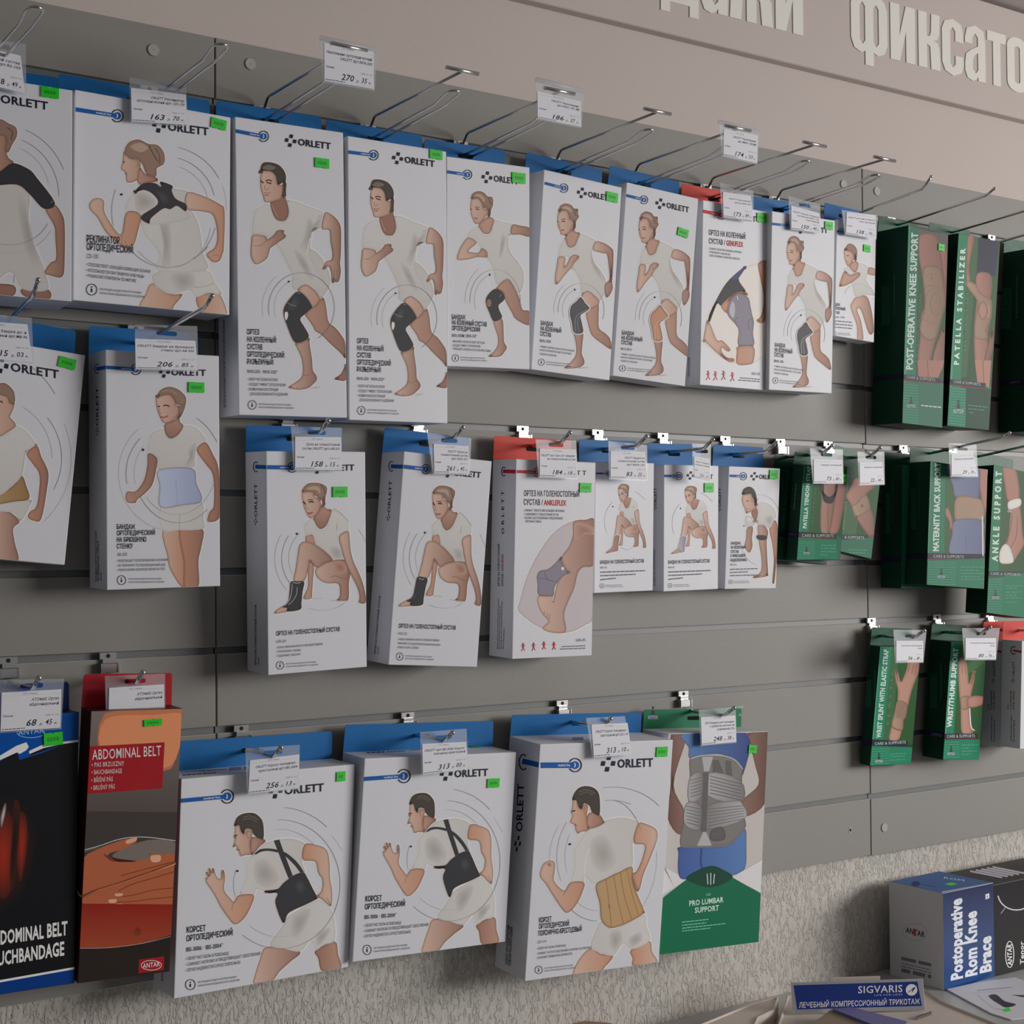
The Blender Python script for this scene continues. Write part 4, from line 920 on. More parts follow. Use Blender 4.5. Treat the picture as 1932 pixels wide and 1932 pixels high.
ART_PREG = """
@0 800 3.864
B skl>skd : -60 640 60 640 140 710 95 760 105 860 128 1010 -60 1000
H shl>sh : -80 600 210 548 215 600 150 710 100 650 -60 630
B tan>bed : -80 525 80 465 155 378 190 450 210 545 100 565 -80 590
L bed 1 : 60 470 110 500 120 560
H shl^sh : -90 95 0 90 60 60 115 10 200 60 260 140 270 155 195 205 185 200 160 370 80 460 0 520 -90 530
L shd 1 : 185 205 170 300 158 375
B skw>skd : 195 215 268 160 300 240 350 350 340 480 300 690 250 705 205 680 220 640 270 590 290 380 240 290
@0 400 3.864
B skl>sk : -70 1330 40 1320 70 1390 105 1390 90 1450 75 1480 75 1500 115 1555 60 1600 0 1635 -70 1640
B hf : -80 1290 -20 1255 40 1250 95 1300 108 1350 105 1385 75 1395 50 1350 -20 1330 -80 1330
L eye 1.5 : -10 1385 5 1380 20 1392
@0 800 3.864
E ln .8 : -40 250 490 480 -28 38
E lnl .5 : -40 250 560 600 -50 25
E lnl .6 : -40 250 420 430 0 60
E ln .8 : -40 250 560 760 38 62
"""
ART_SHOULD = """
@0 400 3.864
B skd : -60 530 100 535 95 610 -60 600
B skd : 160 560 350 565 355 640 190 620
H sh : -60 -220 120 -200 215 -130 210 0 220 150 290 330 335 460 345 570 170 565 105 460 60 440 -60 460
C shd : 120 -120 180 -100 210 60 270 300 300 420 220 380 150 160
L shd 1 : 105 460 100 520
B sk>skd : 330 -22 395 -56 450 14 470 95 470 340 455 470 370 462 325 440 370 370 410 340 405 200 395 100
L skd .8 : 400 460 410 440
@0 0 3.864
B sk>skd : -60 1000 10 980 45 1000 45 1100 60 1150 100 1190 20 1240 -60 1260
B hf : -80 900 0 870 60 900 115 930 122 990 90 1050 60 1110 35 1090 48 1020 20 985 -30 1010 -80 1020
L hfd 1.2 : 50 930 90 960 80 1020
B bk : -80 1255 0 1250 90 1190 210 1235 270 1300 400 1480 320 1522 215 1415 120 1345 -80 1350
L ln 1 : 370 1482 385 1466
E ln .8 : 0 1430 430 440 0 68
E ln .8 : 0 1430 500 520 22 68
E lnl .6 : 0 1400 360 350 10 65
@0 400 3.864
E ln .8 : 70 -10 300 250 -140 -22
E lnl .6 : 70 20 330 280 -120 -25
"""
ART_RECL = """
@0 400 3.864
B skl>skw : 1110 520 1240 600 1330 600 1270 680 1235 715 1025 700 1060 600
B skw>skl : 1430 625 1520 592 1600 600 1650 760 1480 740
H sh>shl : 1115 515 1160 430 1500 425 1570 520 1620 600 1520 590 1430 620 1380 570 1240 600
L shd 1.2 : 1410 548 1480 545 1560 520
C shd : 1240 450 1400 440 1420 540 1300 580
H shl>sh : 1030 10 1050 150 1110 230 1165 310 1160 430 1500 425 1480 300 1450 100 1370 -30 1200 -60
C shd : 1150 20 1220 40 1250 200 1240 400 1180 400 1190 240
@0 0 3.864
H shl>sh : 1040 1340 1150 1325 1250 1370 1370 1400 1350 1520 1370 1600 1050 1640 1030 1560 920 1540 930 1470 980 1400
C shd : 980 1420 1050 1400 1130 1460 1110 1520 1000 1540
B sk>skd : 1000 1315 1015 1220 1060 1270 1130 1290 1148 1320 1060 1335 1030 1350
B skl>sk : 905 1100 940 1150 1000 1165 1025 1200 1010 1260 1000 1310 930 1330 915 1260 883 1230 895 1180
B hf : 910 1100 940 1040 1010 1018 1080 1050 1150 1060 1195 1120 1195 1190 1160 1215 1140 1230 1135 1285 1070 1270 1040 1200 1000 1160 940 1150
C hfl : 950 1070 1020 1040 1080 1080 1020 1110
L hfd 1.3 : 1085 1060 1110 1110 1150 1180
L hfd 1 : 1130 1080 1160 1130 1165 1200
L sko .8 : 1000 1180 1005 1210 990 1215
L eye 1.5 : 895 1185 908 1180
L mouth 1.2 : 910 1265 925 1270
B skl>skw : 922 1550 1022 1565 1005 1680 965 1800 900 1800 780 1700 715 1590 660 1530 655 1480 700 1445 755 1465 765 1560 880 1715
L skd 1 : 885 1790 890 1720
B skl>skw : 1365 1405 1480 1430 1600 1490 1635 1540 1630 1800 1620 1850 1600 1900 1555 1910 1508 1855 1570 1800 1585 1700 1555 1570 1470 1540 1360 1520
L skd .8 : 1545 1870 1570 1860 1600 1870
B bk : 980 1400 1040 1340 1120 1335 1175 1360 1170 1325 1255 1355 1250 1390 1280 1450 1355 1490 1352 1540 1290 1500 1240 1525 1190 1520 1100 1590 1085 1630 1025 1580 1150 1490 1120 1420 1050 1385 985 1405
C bk2 : 1130 1390 1200 1400 1240 1460 1200 1500 1160 1450
L ln .9 : 1150 1355 1175 1362
E ln .8 : 1190 1540 430 400 -60 -40
E ln .8 : 1200 1500 370 360 12 75
E ln .8 : 1180 1480 460 420 25 75
E lnl .6 : 1200 1500 320 300 0 70
E lnl .5 : 1200 1500 450 420 -5 20
E ln .8 : 1200 1540 385 420 158 195
E ln .8 : 1220 1560 360 390 -150 -15
F tx : 885 1418 9 8
@0 400 3.864
E lnl .7 : 1240 60 300 345 -140 -10
"""
ART_GENU = """
@1320 400 5.683
H x : 35 1395 60 1230 110 1080 180 930 280 770 400 650 500 585 620 545 735 555 735 800 735 1200 730 1490 640 1590 520 1640 400 1630 260 1580 130 1480
b bk : 505 580 415 715 495 855 400 860 300 930 230 1005 185 985 105 1180 100 1110 180 940 280 770 400 650
P nv2 : 505 582 415 715 370 730 330 715 400 650
b skw : 495 862 510 895 400 892 320 965 298 1085 230 1010 300 930 400 862
b sg : 320 960 380 890 440 875 520 920 545 1020 560 1100 580 1180 570 1300 575 1430 415 1430 415 1250 300 1100
C gyl : 330 1000 360 960 380 1040 360 1140 320 1080
L gyd 1 : 420 1130 380 1160 400 1230
L gyd 1 : 560 1140 520 1180 530 1260
P gyd : 415 1425 575 1425 575 1445 415 1445
b skw>sk : 410 1445 575 1445 575 1600 520 1635 400 1628 400 1500
b skl>skw : 90 1160 180 1370 240 1380 320 1460 320 1490 290 1490 240 1450 235 1500 290 1560 360 1570 365 1600 310 1605 200 1520 60 1390 40 1390 60 1250
b skw>skd : 630 550 735 560 735 1000 700 1160 650 1190 610 1160 660 1110 690 920 650 700
L lo 1.2 : 400 900 410 940
"""
ART_ANKFLEX = """
@900 980 6.9
H x2 : 535 1190 560 1040 620 820 700 620 820 400 960 210 1100 90 1250 20 1400 5 1540 25 1540 600 1520 1250 1400 1380 1240 1460 1080 1480 900 1440 720 1350
b skl>skd : 1260 30 1420 8 1540 30 1535 560 1380 620 1310 700 1260 900 1180 1080 1130 1250 1155 1455 1000 1475 850 1420 930 1330 860 1240 800 1130 800 1000 990 1000 985 1080 1040 850 1120 700 1210 690 1150 640 1100 500 1200 350 1250 200
C skd : 1280 260 1400 190 1540 200 1535 120 1400 60 1270 60
L skd 1 : 870 1240 885 1190
L skd 1 : 905 1280 915 1210
L skd 1 : 940 1300 945 1230
L lo 1.3 : 985 1060 1010 930 1035 840
b sg : 1100 480 1105 560 1150 640 1205 690 1130 730 1045 815 1000 900 985 990 805 985 790 850 780 740 820 670 920 650 1020 570
L gyd 1 : 800 770 880 770 960 800 1040 810
L gyd 1 : 880 680 900 760 960 800
P mouth : 805 985 985 990 985 1002 805 995
F lo : 1115 640 18 22
"""
ART_BEND = """
@1120 900 5.367
B skw>skd : 1780 520 1840 440 1870 560 1870 700 1850 850 1830 1060 1810 1055 1825 850 1810 680
B skl>skd : 1665 485 1730 495 1765 560 1750 640 1755 800 1765 980 1760 1000 1700 1015 1610 1018 1690 960 1700 830 1670 640
H shl^sh : 1545 390 1610 400 1640 450 1660 370 1670 260 1750 260 1820 310 1850 400 1820 450 1780 520 1730 490 1660 480 1640 450 1615 500 1550 515 1530 440
C shd : 1720 420 1800 380 1820 440 1780 510
B skd : 1600 350 1645 310 1660 370 1640 445 1620 420 1600 380
B skl>sk : 1510 185 1590 172 1610 230 1630 260 1640 210 1652 260 1645 310 1590 350 1545 370 1530 320 1505 260
B hm : 1500 170 1520 120 1580 98 1630 140 1650 220 1645 300 1620 230 1600 190 1590 170 1515 180
L eye 1 : 1545 245 1570 240
L mouth .9 : 1545 325 1565 318
B sk>skd : 1555 520 1610 510 1600 620 1605 700 1575 765 1530 700 1545 620
B bk : 1655 590 1745 595 1750 630 1700 640 1655 625
E lnl .5 : 1680 400 200 220 0 100
E lnl .5 : 1680 600 200 290 190 260
F tx : 1522 495 6 6
"""
ART_SMALL = """
@1200 400 3.864
B skl>skd : 1600 625 1675 612 1710 690 1730 820 1728 880 1695 880 1640 715 1610 715 1640 800 1655 930 1615 935 1610 830 1565 700 1575 660
H shl^sh : 1620 372 1700 400 1695 450 1680 500 1730 570 1738 610 1670 605 1600 620 1580 560 1560 490 1510 430 1530 400 1560 400 1600 445
B sk : 1555 390 1590 360 1620 375 1600 440 1570 420
B skl>sk : 1520 280 1570 290 1590 330 1560 385 1540 390 1520 340
B hf : 1520 270 1550 232 1590 245 1612 290 1600 360 1585 320 1570 290 1520 280
L eye 1 : 1535 320 1550 318
L mouth .9 : 1532 362 1545 364
B sk : 1520 430 1560 460 1620 440 1630 465 1560 520 1490 545 1485 520
B sk : 1700 405 1745 420 1745 460 1692 450
E lnl .5 : 1620 610 100 85 20 170
"""
PAL.update(x=(188, 184, 180), x2=(164, 156, 160), sg=(112, 108, 120), nv2=(50, 58, 96))
# ------------------------------------------------------------------ cartons
K = {}
def std(key, label, tab='blue', wh=170, group='white orthopaedic boxes', name='product_box', **k):
    K[key] = Carton(key, name, label, 'box', group=group, tabm={'blue': M_blue, 'red': M_red, None: None}[tab], wh=170, **k); return K[key]
def finish(c, a, t, s=None):
    a.build('printed_picture', c.e); t.build('printed_lettering', c.e)
    if s: s.build('side_lettering', c.e)
def arts(c, src=None):
    a, t = c.art(src), c.art(src); t.under = a; return a, t
def side_word(s, x, yb, yt, w, crop, dx=0, foot=None):
    s.crop(*crop); vtext(s, 'ORLETT', x, yb, yt, w, dx=dx)
    h = (yb-yt)*.22
    icon(s, (x-w*1.1, yb+h*.12), (w*1.15, 0), (-dx*.2, h))

# --- top row
c = std('shoulder', 'white box at the left edge of the top row, black shoulder sleeve on a woman', wh=160)
a, t = arts(c); a.draw(ART_SHOULD); t.crop(0, 0, 3.864); t.text('ORLETT', (5, 748), (350, 802), 58, 'tx', .022); c.sticker(94, 175)
t.crop(0, 400, 3.864); finish(c, a, t)

c = std('reclinator', 'white posture corrector box, woman seen from behind with black shoulder straps', wh=162)
a, t = arts(c); a.draw(ART_RECL); t.crop(0, 0, 3.864); logo(t, 1225, 950, 1520, 988, 56); stripe(t, 545, 797, 855, 845, 30, 42)
lines(t, [('РЕКЛИНАТОР', 632, 1765, 872, 1780)], 50); lines(t, [('ОРТОПЕДИЧЕСКИЙ', 632, 1822, 970, 1848)], 50)
t.text('CD-130', (632, 1882), (716, 1886), 32, 'txg')
t.crop(0, 400, 3.864); lines(t, [('• СПОСОБСТВУЕТ ХОРОШЕЙ КОРРЕКЦИИ ОСАНКИ', 630, 392, 1095, 446), ('• ИСПОЛЬЗУЕТСЯ ПРИ ТРАВМАХ КЛЮЧИЦЫ', 630, 434, 1050, 482), ('• МОЖНО РЕГУЛИРОВАТЬ ПО ФИГУРЕ', 630, 474, 992, 514)], 22, 'txg')
info(t, 668, 566, 38, 1030, .09); c.sticker(412, 234, rot=.1); finish(c, a, t)

def man_text(t):
    t.crop(430, 500, 6.44)
    lines(t, [('ОРТЕЗ', 232, 842, 380, 846), ('НА КОЛЕННЫЙ', 235, 932, 585, 946), ('СУСТАВ', 235, 1022, 418, 1028), ('ОРТОПЕДИЧЕСКИЙ', 235, 1113, 683, 1130), ('РАЗЪЕМНЫЙ', 235, 1203, 550, 1213)], 62)
    t.text('RKN-203 · RKN-202*', (238, 1310), (600, 1320), 38, 'txg', .01)
    lines(t, [('• ОБЛЕГЧАЕТ БОЛЬ В КОЛЕНЕ', 240, 1402, 605, 1412), ('• СОЗДАЕТ ЭФФЕКТ ТЕПЛОЛЕЧЕНИЯ', 245, 1465, 700, 1476), ('• РАЗЪЕМНАЯ КОНСТРУКЦИЯ', 245, 1525, 610, 1532), ('ДЛЯ БЕЗБОЛЕЗНЕННОГО НАДЕВАНИЯ', 270, 1582, 725, 1589)], 32, 'txg')
    info(t, 295, 1700, 50, 765, .03)
c = std('knee_a', 'tall white box, man in a black knee brace, left of the two', wh=166)
a, t = arts(c); a.draw(ART_MAN); man_text(t); t.crop(480, 0, 3.864); logo(t, 318, 1058, 556, 1090, 47); stripe(t, -139, 955, 66, 995, 26, 36); c.sticker(607, 308)
s = c.art(face='left'); s.crop(400, 400, 3.864); vtext(s, 'ОРТЕЗ НА КОЛЕННЫЙ СУСТАВ ОРТОПЕДИЧЕСКИЙ РАЗЪЕМНЫЙ', 101, 1425, 790, 14, dx=-8); finish(c, a, t, s)
kb = std('knee_b', 'tall white box, man in a black knee brace, right of the two', wh=168); src = K['knee_a']
a, t = arts(kb, src); a.draw(ART_MAN); man_text(t); t.tr = kb.front(); t.crop(480, 0, 3.864); logo(t, 1095, 1185, 1313, 1218, 45); stripe(t, 680, 1108, 868, 1132, 24, 34); kb.sticker(822, 292)
kb.sticker(683, 796, .018, .0001) if 0 else None
finish(kb, a, t)

c = std('ortho', 'white box, woman running with a black knee bandage with an open kneecap', wh=172)
a, t = arts(c); a.draw(ART_ORTHO); t.crop(840, 340, 5.52)
lines(t, [('БАНДАЖ', 68, 1446, 210, 1452), ('НА КОЛЕННЫЙ СУСТАВ', 70, 1503, 432, 1525), ('ОРТОПЕДИЧЕСКИЙ', 70, 1562, 362, 1580)], 46)
t.text('BKN-1030M | BKN-102*', (70, 1632), (328, 1640), 32, 'txg', .01)
lines(t, [('• ФИКСИРУЕТ КОЛЕНО И ОБЛЕГЧАЕТ БОЛЬ', 72, 1688, 412, 1706), ('• СОЗДАЕТ ЭФФЕКТ ТЕПЛОЛЕЧЕНИЯ', 72, 1730, 365, 1742), ('• УМЕНЬШАЕТ НАГРУЗКУ НА СУСТАВ ПРИ ХОДЬБЕ', 72, 1766, 475, 1790)], 22, 'txg')
info(t, 105, 1852, 34, 412, .04); t.crop(480, 0, 3.864); logo(t, 1745, 1322, 1925, 1345, 44); stripe(t, 1398, 1252, 1552, 1274, 22, 32); c.sticker(978, 336, .0225, .0145); finish(c, a, t)

def band_text(t, kn='BKN-1030'):
    t.crop(1005, 360, 5.52)
    lines(t, [('БАНДАЖ', 85, 1398, 212, 1412), ('НА КОЛЕННЫЙ', 82, 1455, 297, 1480), ('СУСТАВ', 78, 1508, 190, 1524)], 44)
    t.text(kn, (76, 1575), (188, 1586), 30, 'txg', .01)
    lines(t, [('• ЭФФЕКТ КОМПРЕССИИ И ТЕПЛА В КОЛЕНЕ', 72, 1630, 435, 1678), ('• ИЗНОСОСТОЙКИЙ ПРОЧНЫЙ ЭЛАСТИЧНЫЙ', 68, 1665, 400, 1708), ('• УДОБЕН В НОШЕНИИ', 66, 1705, 246, 1728)], 19, 'txg')
    info(t, 90, 1785, 32, 380, .1)
c = std('band_a', 'white box leaning left, woman running with a dark knee sleeve', wh=178)
a, t = arts(c); a.draw(ART_KNEEW); a.draw(ART_KNEEBR, {'BR': 'bk2', 'BL': 'ln'}); band_text(t)
t.crop(960, 0, 3.864); logo(t, 578, 1435, 752, 1468, 40); stripe(t, 262, 1335, 400, 1372, 20, 30); c.sticker(1154, 372, .021, .014); finish(c, a, t)
src = K['band_a']
c = std('band_b', 'white box, woman running with a skin coloured knee bandage', wh=182)
a, t = arts(c, src); a.tr = remap(c.front(), (1046, 388, 1157, 695), (1200, 403, 1302, 709)); a.draw(ART_KNEEW); a.draw(ART_KNEEBR, {'BR': 'skw', 'BL': 'skl'})
t.tr = remap(c.front(), (1015, 600, 1075, 690), (1168, 619, 1228, 701)); band_text(t, 'MKN-103 · BKN-103*'); t.tr = c.front()
t.crop(960, 0, 3.864); logo(t, 1150, 1515, 1312, 1550, 40); stripe(t, 858, 1425, 984, 1457, 20, 28); c.sticker(1288, 439, rot=.12); finish(c, a, t)
c = std('genu', 'white box with a red hang tab, knee in a grey brace', 'red', wh=186)
a, t = arts(c); a.draw(ART_GENU); t.crop(1320, 400, 5.683)
lines(t, [('ОРТЕЗ НА КОЛЕННЫЙ', 96, 244, 490, 292), ('СУСТАВ /', 98, 336, 272, 356)], 54); t.text('GENUFLEX', (285, 358), (467, 376), 54, 'red', .03)
lines(t, [('• СНИЖАЕТ БОЛЬ ПРИ БОЛЬШИХ НАГРУЗКАХ', 96, 400, 450, 444), ('• СТАБИЛИЗИРУЕТ НАДКОЛЕННИК', 96, 436, 328, 468), ('• ДЛЯ АКТИВНЫХ ЗАНЯТИЙ СПОРТОМ', 96, 474, 428, 516)], 20, 'txg')
for x, y in ((90, 1760), (168, 1765), (255, 1760), (350, 1775)):
    t.ell((x, y-48), 9, 11, 0, 'red', fill=True); t.stroke([(x-2, y-35), (x+3, y)], 2.6, 'red'); t.stroke([(x-22, y-18), (x, y-26), (x+22, y-34)], 1.1, 'red'); t.stroke([(x-22, y+42), (x+2, y), (x+20, y+36)], 1.4, 'red')
t.text('GKN-103', (555, 1745), (645, 1752), 30, 'txg'); t.bars((435, 1782), (642, 1800), 10, 'txg', 4); t.bars((415, 1806), (642, 1824), 10, 'txg', 5)
t.crop(960, 0, 3.864); stripe(t, 1405, 1538, 1548, 1568, 24, 30, 'red'); t.text('ORLETT', (1640, 1600), (1835, 1622), 40, 'tx', .022); c.sticker(1436, 411, .021, .014)
s = c.art(face='left'); s.crop(1200, 400, 3.864); vtext(s, 'ОРТЕЗ НА КОЛЕННЫЙ', 392, 1200, 1060, 12); finish(c, a, t, s)
c = std('band_c', 'white box, woman running with a grey knee sleeve, right of the red tabbed box', wh=184)
a, t = arts(c, src); a.tr = remap(c.front(), (1046, 388, 1157, 695), (1480, 449, 1570, 731)); a.draw(ART_KNEEW); a.draw(ART_KNEEBR, {'BR': 'bk2', 'BL': 'gyl'})
t.tr = remap(c.front(), (1018, 610, 1085, 690), (1460, 651, 1517, 724)); band_text(t, 'BKN-103'); t.tr = c.front()
t.crop(1432, 0, 3.864); stripe(t, 95, 1632, 215, 1645, 18, 26); logo(t, 350, 1690, 500, 1700, 38); c.sticker(1563, 426, .018, .013); finish(c, a, t)
c = std('small', 'smallest white box of the top row, beside the green boxes', wh=182)
a, t = arts(c); a.draw(ART_SMALL); t.crop(1200, 400, 3.864)
lines(t, [('БАНДАЖ', 1425, 682, 1488, 686), ('НА КОЛЕННЫЙ', 1425, 708, 1525, 718), ('СУСТАВ', 1425, 740, 1482, 744)], 20); t.text('BKN-103', (1430, 772), (1520, 776), 14, 'txg')
for i, y in enumerate((795, 818, 840)): t.bars((1430, y), (1578, y+14), 7, 'txg', i)
info(t, 1442, 884, 15, 1555, .05); t.crop(1432, 0, 3.864); stripe(t, 560, 1685, 600, 1690, 16, 24); c.sticker(1635, 469, .0165, .012); finish(c, a, t)

# --- second row
c = std('preg', 'tilted white box at the left edge, pregnant woman with a beige belly bandage', wh=150)
a, t = arts(c); a.draw(ART_PREG); t.crop(0, 400, 3.864); logo(t, 78, 1158, 428, 1214, 60); c.sticker(126, 685, rot=.1); finish(c, a, t)
c = std('belly', 'white box, woman wearing a light blue abdominal bandage', wh=152)
a, t = arts(c); a.draw(ART_BELLY); t.crop(0, 800, 3.864)
lines(t, [('БАНДАЖ', 852, 765, 985, 766), ('ОРТОПЕДИЧЕСКИЙ', 852, 812, 1130, 808), ('НА БРЮШНУЮ', 852, 860, 1067, 857), ('СТЕНКУ', 852, 908, 968, 906)], 34); t.text('AB-305', (855, 962), (926, 960), 22, 'txg')
lines(t, [('• ПРЕДОТВРАЩАЕТ ПОСЛЕОПЕРАЦИОННЫЕ ОСЛОЖНЕНИЯ', 853, 1006, 1225, 998), ('• НЕ ТРАВМИРУЕТ ПОСЛЕОПЕРАЦИОННЫЙ ШОВ', 853, 1040, 1205, 1034), ('• МОЖНО НОСИТЬ НЕПОСРЕДСТВЕННО НА ТЕЛЕ', 853, 1073, 1203, 1064)], 17, 'txg')
info(t, 886, 1138, 31, 1178, -.01); t.crop(0, 400, 3.864); logo(t, 1250, 1190, 1500, 1194, 44); stripe(t, 775, 1132, 990, 1148, 24, 36); c.sticker(370, 731)
s = c.art(face='left'); side_word(s, 717, 1560, 1280, 17, (0, 400, 3.864)); s.crop(0, 800, 3.864); vtext(s, 'БАНДАЖ ОРТОПЕДИЧЕСКИЙ', 706, 1145, 782, 11, bold=.03); vtext(s, 'НА БРЮШНУЮ СТЕНКУ', 722, 1145, 852, 11, bold=.03); vtext(s, 'AB-305', 740, 1145, 1080, 8)
s.crop(0, 400, 3.864); s.stroke([(703, 1145), (772, 1132)], 7, 'bl'); s.ell((712, 1143), 20, 34, 1.4, 'tx', 60, 300); finish(c, a, t, s)
def ank_text(t, kn, ln):
    t.crop(430, 780, 3.864); lines(t, [('ОРТЕЗ НА ГОЛЕНОСТОПНЫЙ СУСТАВ', 352, 1620, 815, 1586)], 30); t.text(kn, (352, 1672), (424, 1668), 20, 'txg')
    lines(t, ln, 15, 'txg'); info(t, 380, 1836, 27, 640, -.07)
c = std('ank_a', 'white box hanging straight, crouching woman with a laced black ankle brace', wh=165)
a, t = arts(c); a.draw(ART_CROUCH + ART_CRARC + """
@500 890 6.66
B skl>sk : 120 1765 200 1700 265 1680 290 1720 285 1755 150 1780
B bk : 325 1385 400 1378 488 1385 470 1500 455 1640 440 1730 280 1755 275 1710 220 1700 290 1630 310 1500
L lnl 1.2 : 345 1390 400 1400 450 1390
L lnl 1.2 : 340 1410 335 1480 310 1600 240 1690
L lnl 1 : 400 1450 400 1500 385 1560 340 1630 290 1670
""")
ank_text(t, 'LAB-201', [('• МОЖНО ПРИМЕНЯТЬ ВМЕСТО ГИПСОВОЙ ПОВЯЗКИ', 352, 1715, 690, 1688), ('• МОЖНО НОСИТЬ С ОБУВЬЮ', 352, 1745, 530, 1732), ('• ПОДДЕРЖИВАЕТ СВОД НОГИ', 352, 1776, 528, 1762)])
t.crop(430, 780, 3.864); logo(t, 705, 420, 920, 415, 43); stripe(t, 288, 392, 468, 394, 30, 34); c.sticker(641, 928, .021, .0135)
s = c.art(face='left'); side_word(s, 213, 755, 512, 20, (430, 780, 3.864)); s.stroke([(200, 388), (282, 392)], 7.5, 'bl'); s.ell((205, 390), 18, 36, 1.6, 'tx', 50, 310)
vtext(s, 'ОРТЕЗ НА ГОЛЕНОСТОПНЫЙ СУСТАВ', 208, 1835, 1395, 12, bold=.03); vtext(s, 'LAB-201', 228, 1835, 1780, 9); finish(c, a, t, s)
src = K['ank_a']
c = std('ank_b', 'white box hanging askew, crouching woman with a plain black ankle brace', wh=172)
a, t = arts(c, src); a.draw(ART_CROUCH + ART_CRARC + """
@500 890 6.66
B skl>sk : 120 1765 200 1700 265 1680 290 1720 285 1755 150 1780
B bk : 345 1375 420 1365 488 1385 470 1500 455 1640 440 1730 280 1755 275 1710 220 1700 300 1630 325 1500
L lnl 1.2 : 365 1385 400 1395 440 1390
L bk2 2 : 230 1695 300 1660 350 1600
""")
ank_text(t, 'HAS-221', [('• МОЖНО ПРИМЕНЯТЬ ВМЕСТО ГИПСОВОЙ ПОВЯЗКИ', 352, 1715, 690, 1688), ('• ФИКСИРУЕТ СУСТАВ ДОПОЛНИТЕЛЬНЫМИ РЕМНЯМИ', 352, 1745, 700, 1722), ('• МОЖНО НОСИТЬ С ОБУВЬЮ', 352, 1776, 528, 1762)])
t.crop(430, 780, 3.864); logo(t, 705, 420, 920, 415, 43); stripe(t, 288, 392, 468, 394, 30, 34)
s = c.art(face='left'); side_word(s, 1182, 725, 490, 20, (430, 780, 3.864), 14); s.stroke([(1188, 386), (1290, 388)], 7.5, 'bl'); s.ell((1192, 386), 18, 36, 1.6, 'tx', 50, 310)
vtext(s, 'ОРТЕЗ НА ГОЛЕНОСТОПНЫЙ СУСТАВ', 1078, 1755, 1330, 12, bold=.03, dx=36); vtext(s, 'HAS-221', 1098, 1755, 1700, 9, dx=5); finish(c, a, t, s)
c = std('ankflex', 'red tabbed white box, close up of a leg in a grey ankle sleeve', 'red', wh=178)
a, t = arts(c); a.draw(ART_ANKFLEX); t.crop(860, 780, 4.83); t.text('О Р Т Е З', (0, 0), (1, 0), 1) if 0 else None
lines(t, [('ОРТЕЗ НА ГОЛЕНОСТОПНЫЙ', 620, 752, 1125, 762), ('СУСТАВ /', 618, 832, 792, 836)], 50); t.text('ANKLEFLEX', (803, 836), (1007, 840), 48, 'red', .03)
lines(t, [('• СНИЖАЕТ ТЯЖЕСТЬ ПРИ БОЛЬШИХ НАГРУЗКАХ', 618, 893, 990, 899), ('• СТАБИЛИЗИРУЕТ ГОЛЕНОСТОПНЫЙ СУСТАВ', 618, 928, 936, 933), ('• УСКОРЯЕТ ВОССТАНОВЛЕНИЕ И ПРЕДОТВРАЩАЕТ', 618, 962, 978, 966), ('ПОВТОРНЫЕ ТРАВМЫ', 632, 993, 778, 996)], 20, 'txg')
t.text('O R L E T T', (890, 556), (1188, 562), 40, 'tx', .02); stripe(t, 556, 530, 738, 536, 28, 36, 'red'); c.sticker(1104, 920, .0205, .0135)
t.crop(900, 980, 6.9)
for x, y in ((600, 1660), (735, 1655), (870, 1640), (1000, 1645)):
    t.ell((x, y-42), 10, 12, 0, 'red', fill=True); t.stroke([(x, y-32), (x, y+14)], 3, 'red'); t.stroke([(x-28, y-14), (x, y-24), (x+28, y-18)], 1.2, 'red'); t.stroke([(x-20, y+54), (x, y+10), (x+22, y+46)], 1.6, 'red')
t.text('GAN-201', (1285, 1590), (1410, 1585), 38, 'txg'); t.bars((1105, 1662), (1408, 1650), 12, 'txg', 4); t.bars((1080, 1694), (1408, 1682), 12, 'txg', 5)
s = c.art(face='left'); s.crop(860, 780, 4.83); vtext(s, 'O R L E T T', 440, 1100, 705, 24); s.stroke([(430, 528), (552, 530)], 7, 'red'); s.ell((438, 530), 20, 40, 1.8, 'tx', 50, 310)
vtext(s, 'ОРТЕЗ НА ГОЛЕНОСТОПНЫЙ', 400, 1575, 1190, 17, bold=.03); vtext(s, 'СУСТАВ /', 433, 1575, 1445, 17, bold=.03); vtext(s, 'ANKLEFLEX', 433, 1435, 1280, 17, 'red', bold=.03); s.crop(900, 980, 6.9)
for x, y in ((278, 1035), (300, 1125), (325, 1060), (352, 1410)): s.bars((x-6, 1690), (x+6, y), 9, 'txg', x, up=(-1, 0))
finish(c, a, t, s)
def small_text(t, kn):
    t.crop(1120, 900, 5.367); lines(t, [('БАНДАЖ НА ГОЛЕНОСТОПНЫЙ СУСТАВ', 65, 880, 508, 866)], 34); t.text(kn, (66, 928), (132, 926), 22, 'txg')
    for i, (x, y) in enumerate(((520, 952), (425, 988), (225, 1028))): t.bars((68, y+18), (x, y+2), 12, 'txg', i)
    info(t, 84, 1102, 22, 285, -.02)
def small_fig(a, extra):
    a.draw(ART_CROUCH); a.draw(extra)
SM = (518, 911, 690, 1157)
c = std('sm_a', 'small white box, crouching woman, skin coloured ankle bandage, left of two', wh=178)
a, t = arts(c); fr = c.front(); a.tr = remap(fr, SM, (1144, 913, 1218.8, 1043.5)); small_fig(a, """
@500 890 6.66
B sk>skd : 365 1370 490 1370 470 1520 455 1640 445 1720 300 1750 120 1780 160 1730 290 1640 330 1500
""")
a.tr = fr; a.crop(1120, 900, 5.367); a.ell((350, 450), 240, 260, .5, 'lnl', 130, 205); a.ell((330, 420), 250, 290, .5, 'lnl', 40, 70); a.stroke([(280, 715), (340, 738), (400, 715)], .5, 'lnl'); a.ell((195, 300), 6, 7, 0, 'tx', fill=True)
